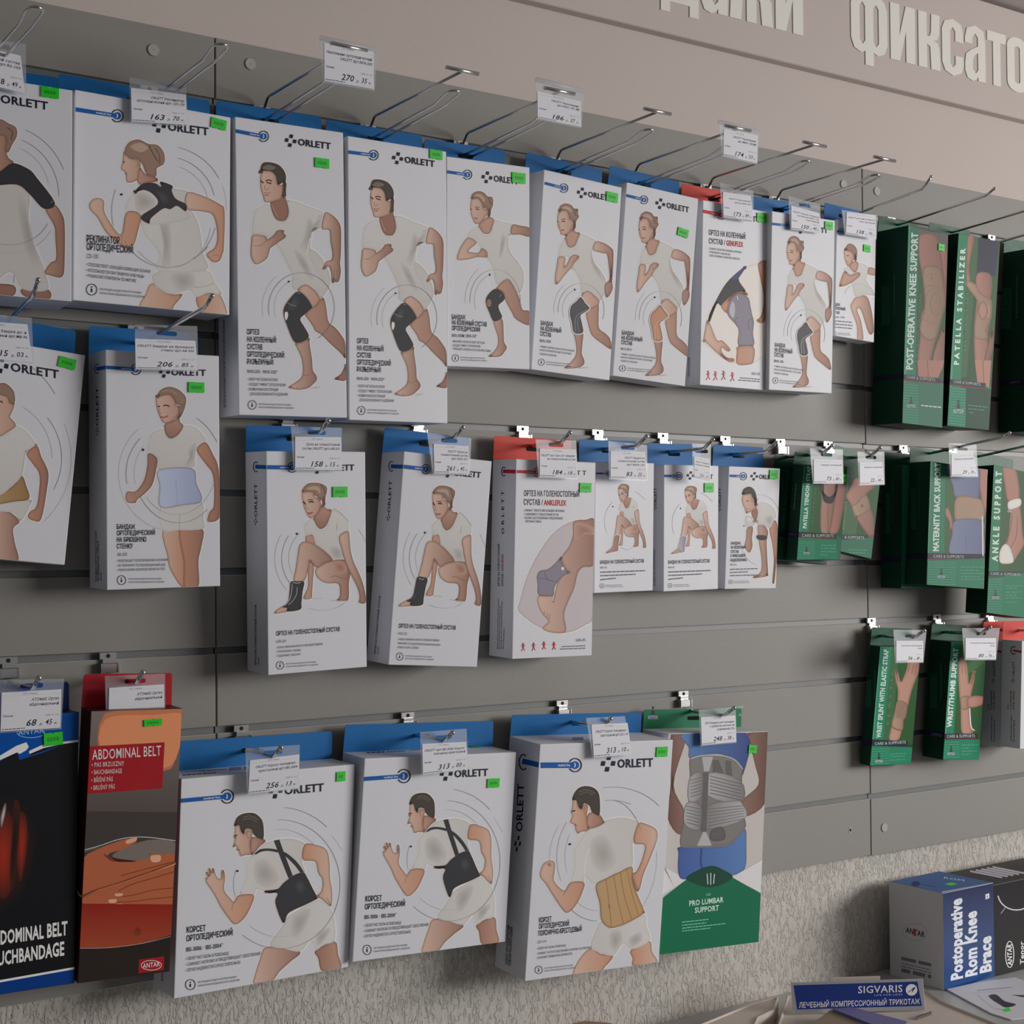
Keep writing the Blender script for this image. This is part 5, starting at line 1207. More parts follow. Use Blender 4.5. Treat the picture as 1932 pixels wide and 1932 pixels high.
small_text(t, 'BAN-101'); t.crop(860, 780, 4.83); stripe(t, 1275, 547, 1390, 548, 16, 24); t.text('ORLETT', (1520, 560), (1700, 566), 34); finish(c, a, t)
c = std('sm_b', 'small white box, crouching woman, grey ankle bandage, right of two', wh=180)
a, t = arts(c); fr = c.front(); a.tr = remap(fr, SM, (1267, 916.8, 1350, 1045)); small_fig(a, """
@500 890 6.66
B gyl>gy : 365 1370 490 1370 470 1520 455 1640 445 1720 340 1740 290 1640 330 1500
B sk : 340 1700 340 1740 120 1780 160 1730 290 1650
""")
a.tr = fr; a.crop(1120, 900, 5.367); a.ell((1020, 470), 225, 260, .5, 'lnl', 130, 205); a.ell((1020, 440), 240, 290, .5, 'lnl', 40, 75); a.ell((880, 318), 6, 7, 0, 'tx', fill=True)
t.tr = remap(c.front(), (1121, 1055, 1231, 1113), (1250, 1055, 1354, 1112)); small_text(t, 'MAN-101'); t.tr = c.front(); t.crop(1200, 780, 4.2); stripe(t, 222, 495, 338, 496, 20, 28); logo(t, 470, 512, 608, 518, 34); c.sticker(1337, 920, .0195, .0145)
s = c.art(face='left'); side_word(s, 163, 730, 590, 20, (1200, 780, 4.2)); vtext(s, 'БАНДАЖ НА ГОЛЕНОСТОПНЫЙ', 152, 1365, 1080, 10); finish(c, a, t, s)
c = std('sm_c', 'small white box, man bending down with a black strap under his knee', wh=182)
a, t = arts(c); a.draw(ART_BEND); t.crop(1120, 900, 5.367)
lines(t, [('БАНДАЖ', 1390, 684, 1485, 684), ('НА КОЛЕННЫЙ', 1390, 726, 1540, 724), ('СУСТАВ', 1388, 770, 1468, 768), ('С ФИКСАЦИЕЙ', 1386, 812, 1535, 808), ('НАДКОЛЕННИКА', 1384, 856, 1552, 852)], 28); t.text('PKN-103', (1383, 898), (1445, 896), 20, 'txg')
for i, y in enumerate((930, 962, 994)): t.bars((1382, y+10), (1660-(i == 1)*100, y+2), 10, 'txg', i)
info(t, 1388, 1062, 20, 1565, -.02); t.crop(1200, 780, 4.2); stripe(t, 742, 494, 848, 498, 20, 28); logo(t, 975, 518, 1100, 524, 34); c.sticker(1459, 895, .018, .0145)
s = c.art(face='left'); side_word(s, 672, 740, 590, 18, (1200, 780, 4.2)); finish(c, a, t, s)

# --- bottom row corsets
def cor_text(t):
    t.crop(300, 1532, 4.83); lines(t, [('КОРСЕТ', 252, 1100, 424, 1082), ('ОРТОПЕДИЧЕСКИЙ', 250, 1178, 670, 1122)], 52); t.text('IBS-3006 · IBS-2004*', (248, 1272), (585, 1232), 38, 'txg', .02)
    lines(t, [('• ОБЛЕГЧАЕТ БОЛЬ В ПОЯСНИЦЕ', 245, 1350, 636, 1300), ('• СНИЖАЕТ НАГРУЗКУ И ПРЕДОТВРАЩАЕТ ОБОСТРЕНИЯ', 245, 1404, 922, 1302), ('• ЛЕГКО НАДЕВАЕТСЯ САМОСТОЯТЕЛЬНО', 242, 1456, 740, 1382)], 27, 'txg')
    info(t, 285, 1572, 44, 706, -.145)
c = std('cor_a', 'large white box, man in a strapped black corset, left of the two', wh=155, tabh=.038)
a, t = arts(c); a.draw(ART_CORA); cor_text(t); t.crop(300, 1300, 4.83); logo(t, 1145, 960, 1500, 928, 70); stripe(t, 190, 1018, 620, 978, 38, 58); c.sticker(638, 1465, clip=-.003)
s = c.art(face='left'); s.crop(0, 1532, 4.83); vtext(s, 'IBS-3006', 1485, 1540, 1465, 14); p = c.art(face='top'); p.crop(300, 1300, 4.83)
p.bars((215, 790), (520, 770), 12, 'txg', 3); p.bars((200, 760), (620, 735), 8, 'txg', 4); p.bars((640, 745), (800, 735), 30, 'gy', 5); p.build('flap_print', c.e); finish(c, a, t, s)
src = K['cor_a']
c = std('cor_b', 'large white box, man in a strapped black corset, right of the two', wh=165, tabh=.038)
a, t = arts(c, src); a.draw(ART_CORA); cor_text(t); t.tr = c.front(); t.crop(640, 1300, 3.864); logo(t, 840, 643, 1084, 632, 52); stripe(t, 180, 655, 470, 634, 30, 46); c.sticker(930, 1477); c.sticker(893, 1409, .016, .010, face='top')
p = c.art(face='top'); p.crop(640, 1300, 3.864); p.bars((200, 470), (330, 463), 10, 'txg', 3); p.bars((350, 462), (480, 455), 8, 'txg', 4); p.bars((490, 450), (590, 446), 24, 'gy', 5); p.build('flap_print', c.e); finish(c, a, t)
c = std('cor_c', 'largest white box, man seen from behind in a beige corset', wh=170, tabh=.032)
a, t = arts(c); a.draw(ART_CORC); t.crop(1000, 1460, 4.83)
lines(t, [('КОРСЕТ', 82, 1355, 195, 1344), ('ОРТОПЕДИЧЕСКИЙ', 80, 1412, 355, 1384), ('ПОЯСНИЧНО-КРЕСТЦОВЫЙ', 75, 1475, 470, 1432)], 44); t.text('LSS-114', (68, 1545), (146, 1536), 26, 'txg')
lines(t, [('• ОБЛЕГЧАЕТ БОЛЬ В ПОЯСНИЦЕ', 62, 1602, 326, 1572), ('• СНИЖАЕТ ЧАСТОТУ ОБОСТРЕНИЙ И НАГРУЗКУ НА ПОЯСНИЦУ', 60, 1648, 560, 1590), ('• СОХРАНЯЕТ ПРИВЫЧНУЮ АКТИВНОСТЬ', 58, 1688, 384, 1646)], 20, 'txg')
info(t, 78, 1785, 33, 390, -.11); t.crop(900, 1280, 3.22); logo(t, 853, 542, 1068, 534, 50); stripe(t, 388, 527, 595, 526, 34, 38); c.sticker(1248, 1418, .021, .0145)
s = c.art(face='left'); s.crop(900, 1280, 3.22); vtext(s, 'ORLETT', 275, 930, 640, 38, dx=10); icon(s, (232, 955), (38, 0), (-8, 98)); s.stroke([(275, 502), (386, 528)], 10, 'bl'); s.ell((282, 508), 25, 46, 2.2, 'tx', 50, 310)
vtext(s, 'КОРСЕТ ОРТОПЕДИЧЕСКИЙ', 187, 1735, 1500, 14, dx=12, bold=.03); vtext(s, 'ПОЯСНИЧНО-КРЕСТЦОВЫЙ', 205, 1745, 1510, 14, dx=12, bold=.03)
p = c.art(face='top'); p.crop(900, 1280, 3.22); p.bars((580, 376), (650, 374), 18, 'gy', 5); p.build('flap_print', c.e); finish(c, a, t, s)

# --- green and white lumbar support
PAL.update(lg=(0, 96, 66), lgd=(4, 62, 46), lw=(196, 196, 198), lbg=(176, 172, 170), br1=(92, 66, 60), br2=(130, 100, 90), b1=(60, 84, 144), b2=(80, 116, 166), b3=(48, 66, 120), g1=(112, 110, 110), g2=(160, 160, 164), g3=(88, 86, 86))
c = K['lumbar'] = Carton('lumbar', 'lumbar_support_box', 'green and white box with a grey lumbar belt over blue clothes', 'box', tabm=M_green, tabh=.031, wh=188)
a, t = arts(c); a.draw("""
@1240 1370 6.232
P lbg : 0 60 1330 60 1330 2700 0 2700
P lw : 60 1650 350 1800 200 1900 30 1990 0 2700 0 1600
b br1>br2 : 160 95 335 95 325 200 190 690 325 1020 265 1275 120 1070 160 680
b br2>br1 : 1085 80 1300 60 1285 600 1262 915 1035 1060 1000 880 1190 690 1150 450 1070 120
b b2>b3 : 310 85 1050 80 1010 560 960 480 800 345 600 330 385 380 370 250
b b1>b2 : 270 1420 650 1420 860 1380 1025 1200 1045 1400 1025 1680 860 1750 700 1700 350 1800 250 1740 250 1500
L b3 4 : 520 1440 510 1600 530 1680
b g1>g1 : 385 380 500 345 640 335 800 350 920 400 1000 500 995 600 985 860 1000 920 1025 1080 1030 1200 860 1380 700 1410 450 1420 275 1410 300 1150 350 980 380 800 385 600
P g3 : 650 400 720 395 790 580 650 560
P g3 : 800 400 870 410 880 600 800 585
P g2 : 525 362 655 358 608 530 550 530
P g2 : 540 1240 575 1245 640 1405 465 1410
b g2>g1 : 615 550 980 640 990 900 600 820
b g1>g2 : 590 940 900 880 1000 910 1025 1090 580 1215
b g2>g1 : 385 600 530 555 525 830 370 880
b g2>g1 : 345 905 515 940 500 1215 320 1150
P g3 : 540 545 605 545 575 1245 510 1240
b g3 : 640 1220 770 1190 790 1330 630 1340
L g1 2 : 280 1416 450 1424 700 1414 860 1384 1026 1206
L g2 2.4 : 388 384 500 350 640 340 800 354 920 404 1002 505
""")
for i in range(6):
    a.stroke([(618, 585+i*40), (988, 680+i*38)], 1.3, 'g3'); a.stroke([(590, 975+i*40), (1020, 935+i*30)], 1.1, 'g3'); a.stroke([(385, 640+i*38), (525, 600+i*38)], 1.1, 'g3'); a.stroke([(340, 940+i*38), (505, 975+i*40)], 1.1, 'g3')
a.crop(900, 1280, 3.22); a.poly([(1725, 1105), (1545, 1208), (1722, 1302), (1740, 1302), (1740, 1100)], 'lw', False)
a.poly([(1100, 1342), (1272, 1222), (1420, 1142), (1550, 1208), (1730, 1306), (1730, 1640), (1090, 1700)], 'lg', False)
a.poly([(1272, 1222), (1330, 1170), (1420, 1138), (1490, 1160), (1552, 1210), (1420, 1270)], 'lgd', True)
for x in (-62, -40, -18, 4, 26, 50): a.stroke([(1415+x, 1180+abs(x)*.3), (1415+x*.8, 1255-abs(x)*.3)], 1.6, 'lw' if x in (-18, 4, 26) else 'bk')
t.crop(900, 1280, 3.22); t.text('2307', (1390, 1321), (1419, 1318), 13, (150, 210, 180)); t.text('PRO LUMBAR', (1288, 1382), (1496, 1358), 32, (190, 215, 200), .02); t.text('SUPPORT', (1322, 1424), (1468, 1408), 32, (190, 215, 200), .02)
for i, (y, x) in enumerate(((1483, 1404), (1502, 1392), (1520, 1510), (1537, 1415))): t.bars((1244, y), (x, y-(x-1244)*.11), 5, (120, 190, 160), i)
c.sticker(1419, 1413, .0165, .0125, rot=.05)
q = c.art(); inv = c.inv; n_ = c.mw.to_3x3() @ Vector((0, -1, 0)); p0_ = c.mw @ Vector((0, c.t-.0007, c.h))
q.tr = lambda p, h: (lambda r: (r.x, c.t-.0007-h, r.z))(c.inv @ onP(p[0], p[1], p0_, n_))
def oppo(q, x, y, s, col='bk'):
    """little figure over a lozenge badge"""
    q.ell((x, y-s*1.5), s*.2, s*.24, 0, col, fill=True); q.poly([(x-s*.12, y-s*1.2), (x+s*.14, y-s*1.2), (x+s*.34, y-s*.35), (x-s*.34, y-s*.35)], col, False)
    q.poly([(x-s*.7, y-s*.25), (x+s*.7, y-s*.25), (x+s*.78, y), (x+s*.7, y+s*.3), (x-s*.7, y+s*.3), (x-s*.78, y)], (150, 160, 170), False)
    q.text('OppO', (x-s*.62, y+s*.2), (x+s*.62, y+s*.2), s*.4, (40, 44, 70), .03)
q.crop(900, 1280, 3.22); oppo(q, 1068, 235, 38); q.text('2307', (1583, 182), (1622, 180), 13, (150, 200, 175)); q.text('XL', (1588, 228), (1608, 227), 15, (150, 200, 175)); q.build('tab_lettering', c.tab); finish(c, a, t)

# --- black/blue and red abdominal belts
PAL.update(dk=(14, 15, 18), db=(0, 54, 118), db2=(4, 40, 96), rgl=(120, 34, 22), rgl2=(50, 22, 18), tp=(92, 84, 80), tpd=(50, 46, 44), orr=(168, 108, 76), orr2=(148, 92, 64), rl=(118, 22, 28), hd=(134, 74, 50), hdd=(92, 44, 30), nail=(170, 128, 108), bel=(108, 26, 20), bel2=(120, 54, 36), b4=(32, 26, 24), pk=(206, 160, 160))
M_dk = mat('black_carton', (16, 16, 19), .4, spec=.2, var=.05); M_rd = mat('maroon_carton', (70, 12, 16), .35, var=.05); M_bt = mat('blue_film_tab', (24, 66, 150), .3, var=.08)
c = K['blue'] = Carton('blue', 'abdominal_belt_box', 'black and blue belt box with glowing red print at the bottom left', 'box', M_dk, tabm=M_bt, tabh=.034, wh=150)
a, t = arts(c); a.draw("""
@0 1200 4.83
P dk : -400 600 740 600 740 1932 -400 1932
P db : -400 600 740 600 740 960 500 985 240 1080 180 1110 150 1060 0 1140 -400 1250
P lo : 0 1090 150 1000 240 968 262 1010 240 1040 180 1075 155 1060 0 1130
P lo : 270 1045 400 985 720 945 720 965 560 985 400 1020 245 1085
P db : 165 1100 260 1045 275 1090 560 990 400 1060 240 1110 180 1130
@0 1532 4.83
P dk : -400 -200 740 -200 740 1700 -400 1700
G rgl2>dk : -160 100 60 -160 280 0 330 300 260 640 120 860 -100 900
G rgl>rgl2 : -90 100 60 -20 140 200 120 600 60 780 -80 700
G rgl>rgl2 : 175 20 240 60 250 300 190 640 150 420
G lnl>rgl2 : 0 60 40 -80 60 -60 40 60 10 160
G dk>rgl2 : 130 -100 180 -40 165 300 130 620 100 720 90 500 110 200
P lo : -400 1600 680 1412 680 1432 -400 1622
P db2 : -400 1622 680 1432 690 1560 0 1685 -400 1760
""")
t.crop(0, 1532, 4.83); t.text('ABDOMINAL BELT', (-112, 1222), (615, 1116), 122, (186, 190, 188), .03); t.text('BAUCHBANDAGE', (-128, 1415), (585, 1302), 122, (186, 190, 188), .03)
t.crop(0, 1200, 4.83); t.text('ANTAR', (165, 905), (398, 880), 46, (120, 150, 200)); t.ell((280, 880), 125, 46, 1, (120, 150, 200)); c.sticker(100, 1394, .0215, .0145, rot=-.05)
a.build('printed_picture', c.e, M_gloss); t.build('printed_lettering', c.e, M_gloss)
c = K['red'] = Carton('red', 'abdominal_belt_box', 'brown and red belt box printed with hands on a belly', 'box', M_rd, tabm=M_dred, tabh=.04, wh=150)
a, t = arts(c); a.draw("""
@0 1200 4.83
P tp^tpd : 700 600 1750 600 1750 1932 700 1932
b orr2 : 950 700 1500 600 1750 600 1655 900 1600 1100 1500 1230 955 1180
C orr : 960 760 1400 720 1680 720 1640 1000 1500 1200 960 1100
P rl : 760 1008 1500 968 1478 1388 760 1442
@0 1532 4.83
P tpd : 690 0 1640 0 1640 420 690 420
L lnl 1.4 : 770 345 900 310 1080 250 1240 228 1400 235 1600 262
L tp 1.4 : 770 360 900 325
C tp : 1020 400 1200 300 1400 250 1600 280 1600 460 1200 440
P hd : 690 420 800 380 950 310 1100 258 1235 228 1245 275 1130 335 1000 375 975 400 1010 440 1080 455 1200 455 1370 425 1640 470 1640 860 690 840
C hdd : 940 380 1000 410 1060 450 1000 440
P hdd : 1360 385 1640 380 1640 480 1380 455
C hd : 1370 390 1470 385 1640 390 1640 470 1470 490 1380 450
C nail : 1375 400 1460 395 1455 450 1385 455
C nail : 1150 260 1240 232 1238 262 1160 290
L hdd 1.6 : 1100 580 1250 540 1400 500 1600 450
L hdd 1.6 : 1080 720 1200 660 1400 600 1600 540
L hdd 1.4 : 1060 770 1200 760 1400 710 1600 690
L hdd 1.4 : 1040 820 1200 815 1400 790 1600 770
C nail : 1045 745 1115 742 1110 765 1060 768
C nail : 990 800 1060 795 1055 825 1000 828
C nail : 1040 840 1115 835 1110 858 1050 860
P bel^bel2 : 690 840 1640 835 1640 1110 1300 1200 1000 1240 690 1245
P b4 : 690 1245 1000 1240 1300 1200 1640 1110 1640 1700 690 1700
L lnl .6 : 725 1242 1000 1236 1300 1196 1560 1132
F hdd : 1250 1090 34 38
F bel : 1255 1070 22 20
P rl : 1265 1345 1495 1315 1492 1440 1262 1470
""")
t.crop(0, 1200, 4.83); t.text('ABDOMINAL BELT', (840, 1128), (1467, 1088), 92, 'pk', .005)
lines(t, [('• PAS BRZUSZNY', 835, 1195, 1130, 1180), ('• BAUCHBANDAGE', 835, 1262, 1110, 1248), ('• BŘIŠNÍ PÁS', 832, 1335, 1027, 1322), ('• BRUŠNÝ PÁS', 828, 1405, 1045, 1390)], 42, 'pk', .0)
t.crop(0, 1532, 4.83); t.ell((1378, 1396), 92, 44, 1.1, 'wh'); t.text('ANTAR', (1300, 1424), (1456, 1404), 44, 'wh', .01); c.sticker(288, 1363, .0215, .008, rot=-.05)
bm = bmesh.new(); f = c.front(); t.crop(0, 1532, 4.83); pts = [f(t.px(p), .0022) for p in ((735, 768), (900, 705), (1100, 645), (1250, 590), (1400, 540), (1592, 468))]
pts = [(-c.w/2-.001, .02, pts[0][2]+.004), (-c.w/2-.0012, .002, pts[0][2])] + pts + [(c.w/2+.001, .003, pts[-1][2])]
add_tube(bm, pts, .0011, 6); bm_obj('elastic_band', bm, mat('tan_elastic', (196, 132, 84), .6, var=.1), c.e, True)
a.build('printed_picture', c.e, M_gloss); t.build('printed_lettering', c.e, M_gloss)

# --- green boxes on the right
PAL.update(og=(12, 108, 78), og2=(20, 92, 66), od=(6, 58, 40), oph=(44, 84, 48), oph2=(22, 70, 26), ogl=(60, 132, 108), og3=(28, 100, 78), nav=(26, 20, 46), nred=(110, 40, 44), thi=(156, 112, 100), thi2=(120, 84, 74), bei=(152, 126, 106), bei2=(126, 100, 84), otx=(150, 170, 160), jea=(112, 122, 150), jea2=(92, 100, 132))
def green(key, label, wh=190, group='green support boxes', tabm=None, tabh=.03, slot=False, **k):
    K[key] = Carton(key, 'support_box', label, 'box', M_gside, group=group, tabm=tabm or M_gfilm, tabh=tabh, wh=wh, slot=slot, **k); return K[key]
def side_green(s, crop, x0, x1, y0, y1, seed=1, navy=None):
    s.crop(*crop)
    if navy: s.poly(navy, 'nav', False)
    n = 5
    for i in range(n): s.bars((x0+(x1-x0)*i/n*.5, y1), (x0+(x1-x0)*i/n*.5, y0+(y1-y0)*.25), (x1-x0)*.045, (34, 96, 74), seed+i, up=(-1, 0))
    s.bars((x0+(x1-x0)*.72, y1-(y1-y0)*.2), (x0+(x1-x0)*.74, y0), (x1-x0)*.05, (44, 106, 84), seed+7, up=(-1, 0))
c = green('post', 'green box lettered post-operative knee support, first of the green top row', wh=208)
a, t = arts(c); a.draw("""
@1600 380 5.82
P oph>oph2 : 600 200 1200 200 1200 2700 500 2700
P og : 600 230 775 260 740 1932 700 2600 500 2600
P ogl : 665 260 680 262 640 1932 590 2440 570 2440
C g3 : 770 250 900 330 1100 360 1100 560 1010 520 960 380 780 380
b thi>thi2 : 1005 540 1090 556 1080 950 1060 1020 1020 700
b thi>thi2 : 778 390 830 355 900 350 960 375 992 430 1010 520 1030 640 1050 800 1072 950 1068 1150 1030 1280 990 1450 940 1600 900 1800 870 2100 850 1932 780 1880 768 1700 790 1500 800 1250 840 1150 830 950 800 750 775 600
b thi>thi2 : 1060 1380 1058 1760 990 1900 900 1932 920 1780 960 1600
b bei>bei2 : 830 730 900 705 1000 730 1030 800 1050 950 1068 1100 1030 1280 990 1420 950 1510 860 1520 800 1460 790 1360 830 1200 840 1100 830 950 820 850
L bei2 1.6 : 835 960 880 925 960 935 1050 965
L bei2 1.2 : 850 830 910 800 1010 810
L bei2 1.6 : 800 1430 850 1500 880 1520
L bei2 1.2 : 820 1290 900 1330 1000 1345
E bei2 1.4 : 965 1130 60 120
E bei2 1 : 940 1130 100 170 60 200
L sko 1 : 915 820 915 870
@1600 680 5.82
P thi : 760 0 1050 0 1040 60 990 190 770 180
L thi2 1.6 : 870 0 880 180
P nav : 500 135 1200 240 1200 270 500 165
P nred : 605 212 1010 250 1010 264 605 226
P nav : 605 160 1010 205 1010 250 605 212
P og : 500 226 1200 280 1200 900 500 900
P og3 : 770 235 1040 262 1035 740 770 710
""")
t.crop(1600, 680, 5.82)
for i in range(15): t.stroke([(600, 262+i*30), (770, 276+i*30)], 1.3, 'ogl')
oppo(t, 690, 500, 58); t.bars((800, 500), (1018, 522), 12, 'lo', 3); t.text('CARE & SUPPORTS', (645, 196), (955, 232), 30, 'otx', .01)
t.crop(1600, 380, 5.82); t.text('POST-OPERATIVE KNEE SUPPORT', (705, 1848), (765, 345), 70, (190, 205, 196), .04, up=(-.999, -.04))
t.text('ADJUSTABLE NEOPRENE', (762, 1810), (800, 1000), 22, (90, 120, 90), .0, up=(-1, 0)); c.sticker(1775, 467, .0155, .012)
s = c.art(face='left'); side_green(s, (1600, 380, 5.82), 380, 560, 790, 1360); s.crop(1600, 680, 5.82); s.poly([(240, 182), (610, 142), (608, 200), (240, 236)], 'nav', False); finish(c, a, t, s)
c = green('pat', 'green box lettered patella stabilizer, between the two other green boxes of the top row', wh=188)
a, t = arts(c); a.draw("""
@1600 380 5.82
P od>oph2 : 1100 300 1800 300 1750 2800 1000 2800
P og : 1100 320 1318 360 1240 1932 1190 2800 1000 2800
P oph : 1318 360 1440 380 1400 800 1300 1932 1240 1932
P ogl : 1195 350 1210 352 1145 1932 1090 2440 1075 2440
P nv : 1430 400 1660 440 1620 820 1420 790
b thi>thi2 : 1318 375 1390 380 1330 700 1340 880 1300 930 1300 700
b thi>thi2 : 1420 790 1560 800 1580 950 1560 1100 1570 1250 1530 1500 1560 1700 1540 1932 1420 1932 1385 1600 1390 1300 1410 1100 1400 950
b bei>bei2 : 1300 870 1400 910 1450 1000 1540 1060 1580 1100 1570 1280 1520 1400 1530 1510 1400 1500 1385 1400 1400 1250 1420 1100 1300 930
E sko 1.2 : 1480 1200 48 95
C thi : 1460 1140 1500 1140 1510 1220 1480 1270 1450 1220
L sk 2 : 1530 1140 1550 1200 1530 1270
b thi2 : 1585 1400 1590 1600 1500 1900 1470 1932 1480 1800 1540 1550
@1600 680 5.82
P thi : 1390 0 1570 0 1550 300 1420 260
L thi2 2 : 1480 0 1490 250
P nav : 1120 205 1512 250 1508 308 1120 262
P nred : 1120 262 1508 306 1508 318 1120 276
P og : 1000 276 1508 318 1508 300 1700 310 1700 900 1000 900
P od : 1295 300 1700 330 1700 900 1275 900
""")
t.crop(1600, 680, 5.82)
for i in range(14): t.stroke([(1110, 300+i*30), (1290, 318+i*30)], 1.3, 'ogl')
oppo(t, 1210, 555, 72); t.bars((1320, 496), (1530, 520), 10, 'ogl', 3); t.bars((1320, 536), (1495, 552), 10, 'ogl', 4); t.bars((1330, 576), (1382, 582), 10, 'ogl', 5); t.text('CARE & SUPPORTS', (1158, 246), (1450, 280), 30, 'otx', .01)
t.crop(1600, 380, 5.82); t.text('P A T E L L A   S T A B I L I Z E R', (1212, 1795), (1285, 515), 52, (190, 205, 196), .05, up=(-1, -.04)); t.text('N E O P R E N E', (1290, 1640), (1320, 985), 24, (90, 125, 90), up=(-1, 0))
s = c.art(face='left'); s.crop(1600, 680, 5.82); s.poly([(1030, 205), (1130, 200), (1130, 260), (1030, 262)], 'nav', False); finish(c, a, t, s)
# third green box: mostly its dark side is in view
BX['plain'] = [onY(1885, 449, .012).x+.0535, .082, -.283, -.03, .03, -.03, .107, .335, .07]
c = green('plain', 'green box at the right frame edge showing its dark plain side', wh=188)
a, t = arts(c); t.crop(1600, 380, 5.82); a.crop(1600, 380, 5.82); a.poly([(1900, 300), (2700, 300), (2700, 2900), (1800, 2900)], 'og', False)
s = c.art(face='left'); side_green(s, (1600, 380, 5.82), 1700, 1920, 800, 1400, 4); s.crop(1600, 680, 5.82); s.poly([(1570, 225), (1940, 212), (1940, 275), (1570, 285)], 'nav', False); s.text('OPPO', (1772, 262), (1882, 250), 30, (110, 116, 140)); finish(c, a, t, s)

c = green('patb', 'green patella tendon strap bag in the shade, behind the one with the picture', wh=188, tabh=.022)  # same bag as the front one; its shade is put into darker inks
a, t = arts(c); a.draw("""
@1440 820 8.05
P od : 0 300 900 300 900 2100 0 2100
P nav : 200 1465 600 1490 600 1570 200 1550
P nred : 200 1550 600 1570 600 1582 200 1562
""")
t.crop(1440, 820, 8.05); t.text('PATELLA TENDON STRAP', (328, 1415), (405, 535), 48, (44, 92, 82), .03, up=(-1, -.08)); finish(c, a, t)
c = green('pats', 'green bag lettered patella tendon strap with bare legs and a black strap', wh=198, tabh=.022)
a, t = arts(c); a.draw("""
@1440 820 8.05
P oph>oph2 : 400 400 1400 400 1400 2100 400 2100
P og : 500 440 780 470 690 1480 500 1480
P ogl : 615 465 632 468 560 1480 540 1480
b thi>thi2 : 1130 760 1270 640 1250 950 1200 1200 1130 1480 1000 1480 1060 1100
b sk>thi2 : 880 1020 905 700 1100 700 1080 1000 1060 1200 1000 1480 880 1480 868 1200
L thi2 1.6 : 985 1060 980 1470
B bk : 885 740 915 870 1000 945 1080 880 1105 740 1125 740 1110 900 1060 1030 990 1045 920 1010 890 900
P nav : 370 1475 1105 1510 1105 1580 370 1555
P nred : 370 1555 1105 1580 1105 1592 370 1568
P og : 300 1568 1500 1600 1500 2100 300 2100
P og2 : 1110 1540 1500 1560 1500 2100 1110 2100
""")
t.crop(1440, 820, 8.05)
for i in range(9): t.stroke([(520, 1625+i*30), (780, 1632+i*30)], 1.1, 'ogl')
oppo(t, 655, 1800, 58); t.text('PATELLA TENDON STRAP', (655, 1425), (722, 480), 56, (190, 205, 196), .04, up=(-1, -.07)); t.text('N E O P R E N E', (755, 1350), (800, 800), 26, (90, 125, 90), up=(-1, -.05)); t.text('CARE & SUPPORTS', (585, 1552), (1070, 1560), 44, 'otx', .01)
for i, y in enumerate((1690, 1735, 1785, 1835)): t.bars((870, y), (1110-(i == 3)*140, y+2), 18, 'ogl', i)
c.sticker(1592, 902, .010, .0135)
s = c.art(face='left'); s.crop(1440, 820, 8.05); s.bars((475, 1140), (510, 735), 18, (60, 110, 90), 3, up=(-1, 0)); s.poly([(340, 1465), (560, 1478), (560, 1560), (340, 1545)], 'nav', False); s.text('OPPO', (375, 1530), (495, 1536), 40, (80, 84, 140)); finish(c, a, t, s)
c = green('strap', 'green bag with a beige strap round a bent knee', wh=188, tabh=.02)
a, t = arts(c); a.draw("""
@1440 820 8.05
P od>oph2 : 900 300 1950 300 1900 2100 900 2100
P oph : 1260 1000 1450 1200 1400 1560 1180 1560
b thi>thi2 : 1265 940 1330 800 1420 660 1690 780 1570 900 1620 1080 1680 1320 1650 1570 1420 1280 1340 1080
b bei>bei2 : 1345 1085 1420 1040 1500 940 1580 940 1625 1090 1600 1150 1420 1270 1400 1260
F sko : 1500 1080 22 22
P nav : 1100 1512 1585 1525 1580 1605 1100 1595
P og2 : 1100 1605 1900 1620 1900 2100 1100 2100
""")
t.crop(1440, 820, 8.05); t.text('& SUPPORTS', (1235, 1575), (1530, 1585), 40, 'otx', .01); t.bars((1285, 1755), (1578, 1762), 14, 'ogl', 2); t.bars((1305, 1800), (1548, 1802), 14, 'ogl', 3)
t.text('ADJUSTABLE NEOPRENE', (1225, 1450), (1300, 600), 22, (110, 140, 100), up=(-1, -.05)); finish(c, a, t)
c = green('matb', 'dark green box standing behind the maternity back support box', wh=188, tabh=.026)
a, t = arts(c); a.crop(1600, 820, 5.82); a.poly([(560, 300), (1300, 300), (1300, 1900), (560, 1900)], 'og2', False)
s = c.art(face='left'); side_green(s, (1600, 820, 5.82), 420, 520, 500, 1090, 3); s.crop(1600, 820, 5.82); s.poly([(350, 1335), (620, 1335), (620, 1400), (350, 1400)], 'nav', False); finish(c, a, t, s)
c = green('mat', 'green box lettered maternity back support, woman in blue jeans with a beige belt', wh=203, tabh=.03)
a, t = arts(c); a.draw("""
@1600 820 5.82
P oph : 800 250 1700 250 1700 1900 700 1900
P og : 700 270 1070 300 1055 1300 700 1300
P ogl : 905 285 918 286 885 1300 868 1650 850 1650
P oph2 : 1480 320 1700 320 1700 1400 1480 1400
b thi : 1400 380 1560 340 1560 700 1500 880 1470 760 1440 560
b thi : 1080 780 1130 880 1150 1000 1120 1080 1110 950 1070 880
b jea>jea2 : 1090 300 1420 300 1440 620 1400 700 1190 690 1150 560
b bei>bei : 1190 690 1400 690 1490 760 1480 940 1300 960 1190 940 1165 900
b jea>jea2 : 1180 940 1470 940 1490 1100 1480 1340 1130 1320 1140 1100
L jea2 1.5 : 1290 1100 1300 1300
L lo 2.4 : 1475 900 1480 1330
L lo 1.6 : 1520 340 1545 500 1550 700
P nav : 860 1300 1475 1312 1475 1372 860 1360
P nred : 860 1360 1475 1370 1475 1380 860 1370
P og : 700 1370 1700 1378 1700 1900 700 1900
""")
t.crop(1600, 820, 5.82)
for i in range(10): t.stroke([(880, 1400+i*27), (1180, 1404+i*27)], 1.2, 'ogl')
